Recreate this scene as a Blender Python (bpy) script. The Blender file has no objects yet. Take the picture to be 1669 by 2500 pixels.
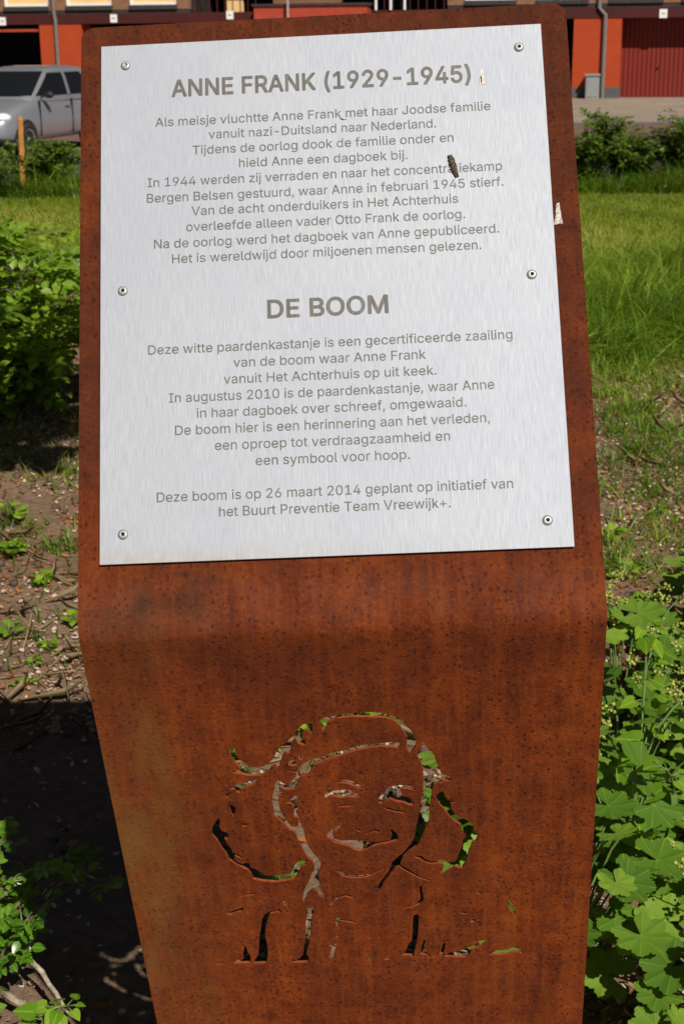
import bpy, math, random
import numpy as np
from mathutils import Matrix, Vector
R_ = math.radians
scene = bpy.context.scene
col = scene.collection

# ------------------------------------------------------------------ camera
RT = np.array([0.9999619230641713, -0.002665916700219833, -0.008309350753931946])
UP = np.array([0.008726535498373935, 0.305483796035374, 0.9521572863440229])
FW = np.array([0.0, 0.9521935429564545, -0.30549542836519583])
EYE = np.array([0.0, 0.0, 1.6])
cam_d = bpy.data.cameras.new("camera")
cam_d.sensor_fit = 'VERTICAL'; cam_d.sensor_height = 36.0; cam_d.lens = 3600 / 2500 * 36
cam_d.clip_start = 0.05; cam_d.clip_end = 2000
cam_d.dof.use_dof = True; cam_d.dof.focus_distance = 1.62; cam_d.dof.aperture_fstop = 20
cam = bpy.data.objects.new("camera", cam_d); col.objects.link(cam)
M = Matrix.Identity(4)
for i in range(3):
    M[i][0] = RT[i]; M[i][1] = UP[i]; M[i][2] = -FW[i]; M[i][3] = EYE[i]
cam.matrix_world = M
scene.camera = cam

# ------------------------------------------------------------------ light
SUN_EL, SUN_AZ = 43.5, 21.8       # azimuth: degrees to the right of straight behind the camera
w = bpy.data.worlds.new("World"); scene.world = w; w.use_nodes = True
nt = w.node_tree; bg = nt.nodes['Background']
sky = nt.nodes.new('ShaderNodeTexSky'); sky.sky_type = 'NISHITA'; sky.sun_disc = False
sky.sun_elevation = R_(SUN_EL); sky.sun_rotation = R_(180 - SUN_AZ)
sky.air_density = 0.20; sky.dust_density = 0.3
nt.links.new(sky.outputs[0], bg.inputs[0]); bg.inputs[1].default_value = 0.05
sd = bpy.data.lights.new("sun", 'SUN'); sd.energy = 5.0; sd.angle = R_(0.5); sd.color = (1.0, 0.95, 0.87)
sun = bpy.data.objects.new("sun", sd); col.objects.link(sun)
SUNV = Vector((math.sin(R_(SUN_AZ)) * math.cos(R_(SUN_EL)), -math.cos(R_(SUN_AZ)) * math.cos(R_(SUN_EL)), math.sin(R_(SUN_EL))))
sun.rotation_euler = SUNV.to_track_quat('Z', 'Y').to_euler(); sun.location = (3, -6, 8)
scene.view_settings.view_transform = 'Standard'; scene.view_settings.look = 'None'
scene.view_settings.exposure = 0.0; scene.view_settings.gamma = 1.0
scene.render.engine = 'CYCLES'

# ------------------------------------------------------------------ helpers
def ray(px, py):
    d = RT * ((px - 834.5) / 3600) - UP * ((py - 1250) / 3600) + FW
    return d / np.linalg.norm(d)
def at(px, py, z=0.0):               # photo pixel -> point on the level z
    d = ray(px, py); return EYE + d * ((z - EYE[2]) / d[2])
def atY(px, py, Y):                  # photo pixel -> point at distance Y
    d = ray(px, py); return EYE + d * (Y / d[1])
def tag(o, label=None, cat=None, group=None, kind=None):
    if label: o['label'] = label
    if cat: o['category'] = cat
    if group: o['group'] = group
    if kind: o['kind'] = kind
    return o
def empty(name, loc, rz=0.0, label=None, cat=None, group=None):
    o = bpy.data.objects.new(name, None); col.objects.link(o); o.empty_display_size = 0.1
    o.location = loc; o.rotation_euler = (0, 0, rz)
    return tag(o, label, cat, group)
def link(name, me, parent=None, mats=None):
    o = bpy.data.objects.new(name, me); col.objects.link(o)
    if mats is not None:
        for m in (mats if isinstance(mats, (list, tuple)) else [mats]): me.materials.append(m)
    if parent is not None: o.parent = parent
    return o
def np_mesh(name, V, counts, loops, smooth=False, rnd=None, midx=None):
    me = bpy.data.meshes.new(name)
    V = np.ascontiguousarray(V, dtype=np.float32)
    me.vertices.add(len(V)); me.vertices.foreach_set('co', V.ravel())
    me.loops.add(len(loops)); me.loops.foreach_set('vertex_index', np.ascontiguousarray(loops, dtype=np.int32))
    me.polygons.add(len(counts))
    st = np.concatenate([[0], np.cumsum(counts)[:-1]]).astype(np.int32)
    me.polygons.foreach_set('loop_start', st)
    me.update(calc_edges=True)
    if smooth: me.polygons.foreach_set('use_smooth', np.ones(len(counts), dtype=bool))
    if rnd is not None:
        a = me.attributes.new('rnd', 'FLOAT', 'POINT'); a.data.foreach_set('value', np.ascontiguousarray(rnd, dtype=np.float32))
    if midx is not None: me.polygons.foreach_set('material_index', np.ascontiguousarray(midx, dtype=np.int32))
    me.validate(); me.update()
    return me
def cloud_mesh(name, tv, tf, pos, Rm, sc, rnd, smooth=True, vein=None):
    """many copies of one small shape in one mesh; Rm[:,:,0..2] = side, axis, normal"""
    tv = np.array(tv, float); N = len(pos)
    sc = np.broadcast_to(np.asarray(sc, float).reshape(N, -1), (N, 3)) if np.ndim(sc) else np.full((N, 3), sc)
    V = np.einsum('nij,vj,nj->nvi', Rm, tv, sc) + pos[:, None, :]
    k = len(tv)
    cnt = np.array([len(f) for f in tf]); lp = np.concatenate([np.array(f) for f in tf])
    loops = (lp[None, :] + (np.arange(N) * k)[:, None]).ravel()
    me = np_mesh(name, V.reshape(-1, 3), np.tile(cnt, N), loops, smooth, np.repeat(rnd, k))
    a = me.attributes.new('tx', 'FLOAT', 'POINT'); a.data.foreach_set('value', np.tile(np.abs(tv[:, 0]) if vein is None else np.asarray(vein, float), N).astype(np.float32))
    return me
def frames(axis, normal):
    y = axis / np.linalg.norm(axis, axis=1, keepdims=True)
    x = np.cross(y, normal); x /= (np.linalg.norm(x, axis=1, keepdims=True) + 1e-9)
    z = np.cross(x, y)
    return np.stack([x, y, z], axis=2)
class MB:
    def __init__(s): s.v = []; s.f = []; s.m = []
    def add(s, vs, fs, mi=0):
        o = len(s.v); s.v += [tuple(v) for v in vs]; s.f += [tuple(i + o for i in f) for f in fs]; s.m += [mi] * len(fs)
    def box(s, a, b, mi=0):
        x0, y0, z0 = [min(p, q) for p, q in zip(a, b)]; x1, y1, z1 = [max(p, q) for p, q in zip(a, b)]
        s.add([(x0, y0, z0), (x1, y0, z0), (x1, y1, z0), (x0, y1, z0), (x0, y0, z1), (x1, y0, z1), (x1, y1, z1), (x0, y1, z1)],
              [(0, 3, 2, 1), (4, 5, 6, 7), (0, 1, 5, 4), (1, 2, 6, 5), (2, 3, 7, 6), (3, 0, 4, 7)], mi)
    def tube(s, pts, rad, n=8, mi=0, cap=True):
        pts = [np.array(p, float) for p in pts]
        rad = rad if hasattr(rad, '__len__') else [rad] * len(pts)
        vs = []; fs = []; ref = np.array([0.31, 0.22, 0.92])
        for i, p in enumerate(pts):
            t = pts[min(i + 1, len(pts) - 1)] - pts[max(i - 1, 0)]; t = t / (np.linalg.norm(t) + 1e-12)
            a = np.cross(t, ref)
            if np.linalg.norm(a) < .15: a = np.cross(t, [1, 0, 0])
            a /= np.linalg.norm(a); b = np.cross(t, a)
            for k in range(n):
                q = 2 * math.pi * k / n
                vs.append(p + rad[i] * (a * math.cos(q) + b * math.sin(q)))
        for i in range(len(pts) - 1):
            for k in range(n):
                k2 = (k + 1) % n
                fs.append((i * n + k, i * n + k2, (i + 1) * n + k2, (i + 1) * n + k))
        if cap:
            fs.append(tuple(range(n - 1, -1, -1))); fs.append(tuple((len(pts) - 1) * n + k for k in range(n)))
        s.add(vs, fs, mi)
    def lathe(s, prof, n=20, mi=0, mis=None):      # profile (r, z) about +z, closed on the axis when r = 0
        vs = []; fs = []; ms = []
        for r, z in prof:
            for k in range(n):
                q = 2 * math.pi * k / n; vs.append((r * math.cos(q), r * math.sin(q), z))
        for i in range(len(prof) - 1):
            for k in range(n):
                k2 = (k + 1) % n; fs.append((i * n + k, i * n + k2, (i + 1) * n + k2, (i + 1) * n + k)); ms.append(mis[i] if mis else mi)
        o = len(s.m); s.add(vs, fs, mi)
        s.m[o:] = ms
    def prism(s, poly, y0, y1, mi=0, axes='xz'):
        n = len(poly)
        mk = (lambda p, y: (p[0], y, p[1])) if axes == 'xz' else (lambda p, y: (p[0], p[1], y))
        s.add([mk(p, y0) for p in poly] + [mk(p, y1) for p in poly],
              [tuple(range(n)), tuple(range(2 * n - 1, n - 1, -1))] + [(i, i + n, (i + 1) % n + n, (i + 1) % n) for i in range(n)], mi)
    def build(s, name, mats, parent=None, smooth=False, bevel=0, subsurf=0):
        me = bpy.data.meshes.new(name); me.from_pydata(s.v, [], s.f)
        me.polygons.foreach_set('material_index', s.m)
        if smooth: me.polygons.foreach_set('use_smooth', [True] * len(s.f))
        me.validate(); me.update()
        o = link(name, me, parent, mats)
        if bevel:
            b = o.modifiers.new('bevel', 'BEVEL'); b.width = bevel; b.segments = 2; b.limit_method = 'ANGLE'; b.angle_limit = R_(40)
        if subsurf:
            b = o.modifiers.new('sub', 'SUBSURF'); b.levels = b.render_levels = subsurf
        return o
def copy_tree(o, parent=None):
    c = o.copy(); col.objects.link(c); c.parent = parent
    for ch in list(o.children): copy_tree(ch, c)
    return c

# ------------------------------------------------------------------ materials
class NT:
    def __init__(s, name):
        s.m = bpy.data.materials.new(name); s.m.use_nodes = True; s.t = s.m.node_tree
        s.b = s.t.nodes['Principled BSDF']; s.out = s.t.nodes['Material Output']
        s.tc = None
    def n(s, typ, **kw):
        x = s.t.nodes.new(typ)
        for k, v in kw.items():
            if k in x.inputs.keys(): x.inputs[k].default_value = v
            else: setattr(x, k, v)
        return x
    def l(s, a, b): s.t.links.new(a, b)
    def obj(s):
        if not s.tc: s.tc = s.n('ShaderNodeTexCoord')
        return s.tc.outputs['Object']
    def scaled(s, v, sx, sy, sz):
        x = s.n('ShaderNodeMapping'); x.inputs['Scale'].default_value = (sx, sy, sz); s.l(v, x.inputs[0]); return x.outputs[0]
    def noise(s, v, scale, detail=3, rough=.55, dist=0):
        x = s.n('ShaderNodeTexNoise'); x.inputs['Scale'].default_value = scale; x.inputs['Detail'].default_value = detail
        x.inputs['Roughness'].default_value = rough; x.inputs['Distortion'].default_value = dist
        if v is not None: s.l(v, x.inputs['Vector'])
        return x.outputs['Fac']
    def ramp(s, f, stops, interp='LINEAR'):
        x = s.n('ShaderNodeValToRGB'); r = x.color_ramp; r.interpolation = interp
        while len(r.elements) < len(stops): r.elements.new(0.5)
        for e, (p, c) in zip(r.elements, stops):
            e.position = p; e.color = (c, c, c, 1) if not hasattr(c, '__len__') else (*c[:3], 1)
        s.l(f, x.inputs[0]); return x.outputs[0]
    def mix(s, f, a, b, mode='MIX'):
        x = s.n('ShaderNodeMix', data_type='RGBA', blend_type=mode)
        for k, v in ((0, f), (6, a), (7, b)):
            if hasattr(v, 'is_output'): s.l(v, x.inputs[k])
            elif k == 0: x.inputs[0].default_value = v
            else: x.inputs[k].default_value = (*v[:3], 1)
        return x.outputs[2]
    def math(s, op, a, b=None, c=None, clamp=False):
        x = s.n('ShaderNodeMath', operation=op); x.use_clamp = clamp
        for k, v in enumerate((a, b, c)):
            if v is None: continue
            if hasattr(v, 'is_output'): s.l(v, x.inputs[k])
            else: x.inputs[k].default_value = v
        return x.outputs[0]
    def attr(s, name='rnd'):
        x = s.n('ShaderNodeAttribute'); x.attribute_name = name; return x.outputs['Fac']
    def bump(s, h, strength=.3, dist=.002):
        x = s.n('ShaderNodeBump'); x.inputs['Strength'].default_value = strength; x.inputs['Distance'].default_value = dist
        s.l(h, x.inputs['Height']); s.l(x.outputs[0], s.b.inputs['Normal']); return x
    def set(s, color=None, rough=None, metal=None, spec=None):
        for k, v in (('Base Color', color), ('Roughness', rough), ('Metallic', metal), ('Specular IOR Level', spec)):
            if v is None: continue
            if hasattr(v, 'is_output'): s.l(v, s.b.inputs[k])
            else: s.b.inputs[k].default_value = (*v, 1) if hasattr(v, '__len__') else v
        return s.m
def plain(name, c, rough=.6, metal=0.0, spec=.4, var=.25, scale=8):
    t = NT(name); f = t.noise(t.obj(), scale, 4)
    d = tuple(x * (1 - var) for x in c); e = tuple(min(1, x * (1 + var)) for x in c)
    return t.set(t.ramp(f, [(.3, d), (.7, e)]), rough, metal, spec)
def leafmat(name, dark, mid, light, trans=.35, rough=.45, spec=.35, veins=False):
    t = NT(name); a = t.attr()
    c = t.ramp(a, [(0, dark), (.5, mid), (1, light)])
    f = t.noise(t.obj(), 30, 2)
    c = t.mix(t.ramp(f, [(.35, 0.0), (.75, .45)]), c, tuple(x * .6 for x in mid))
    c = t.mix(t.ramp(t.attr('tx'), [(0, .38), (.07, 0.0)]), c, tuple(min(1, x * 1.5 + .03) for x in light)) if veins else c
    t.set(c, rough, 0, spec)
    tr = t.n('ShaderNodeBsdfTranslucent')
    t.l(t.mix(.5, c, tuple(min(1, x * 1.6) for x in (light[0] * 1.2, light[1], light[2] * .5))), tr.inputs[0])
    ms = t.n('ShaderNodeMixShader'); ms.inputs[0].default_value = trans
    t.l(t.b.outputs[0], ms.inputs[1]); t.l(tr.outputs[0], ms.inputs[2]); t.l(ms.outputs[0], t.out.inputs[0])
    return t.m
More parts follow.
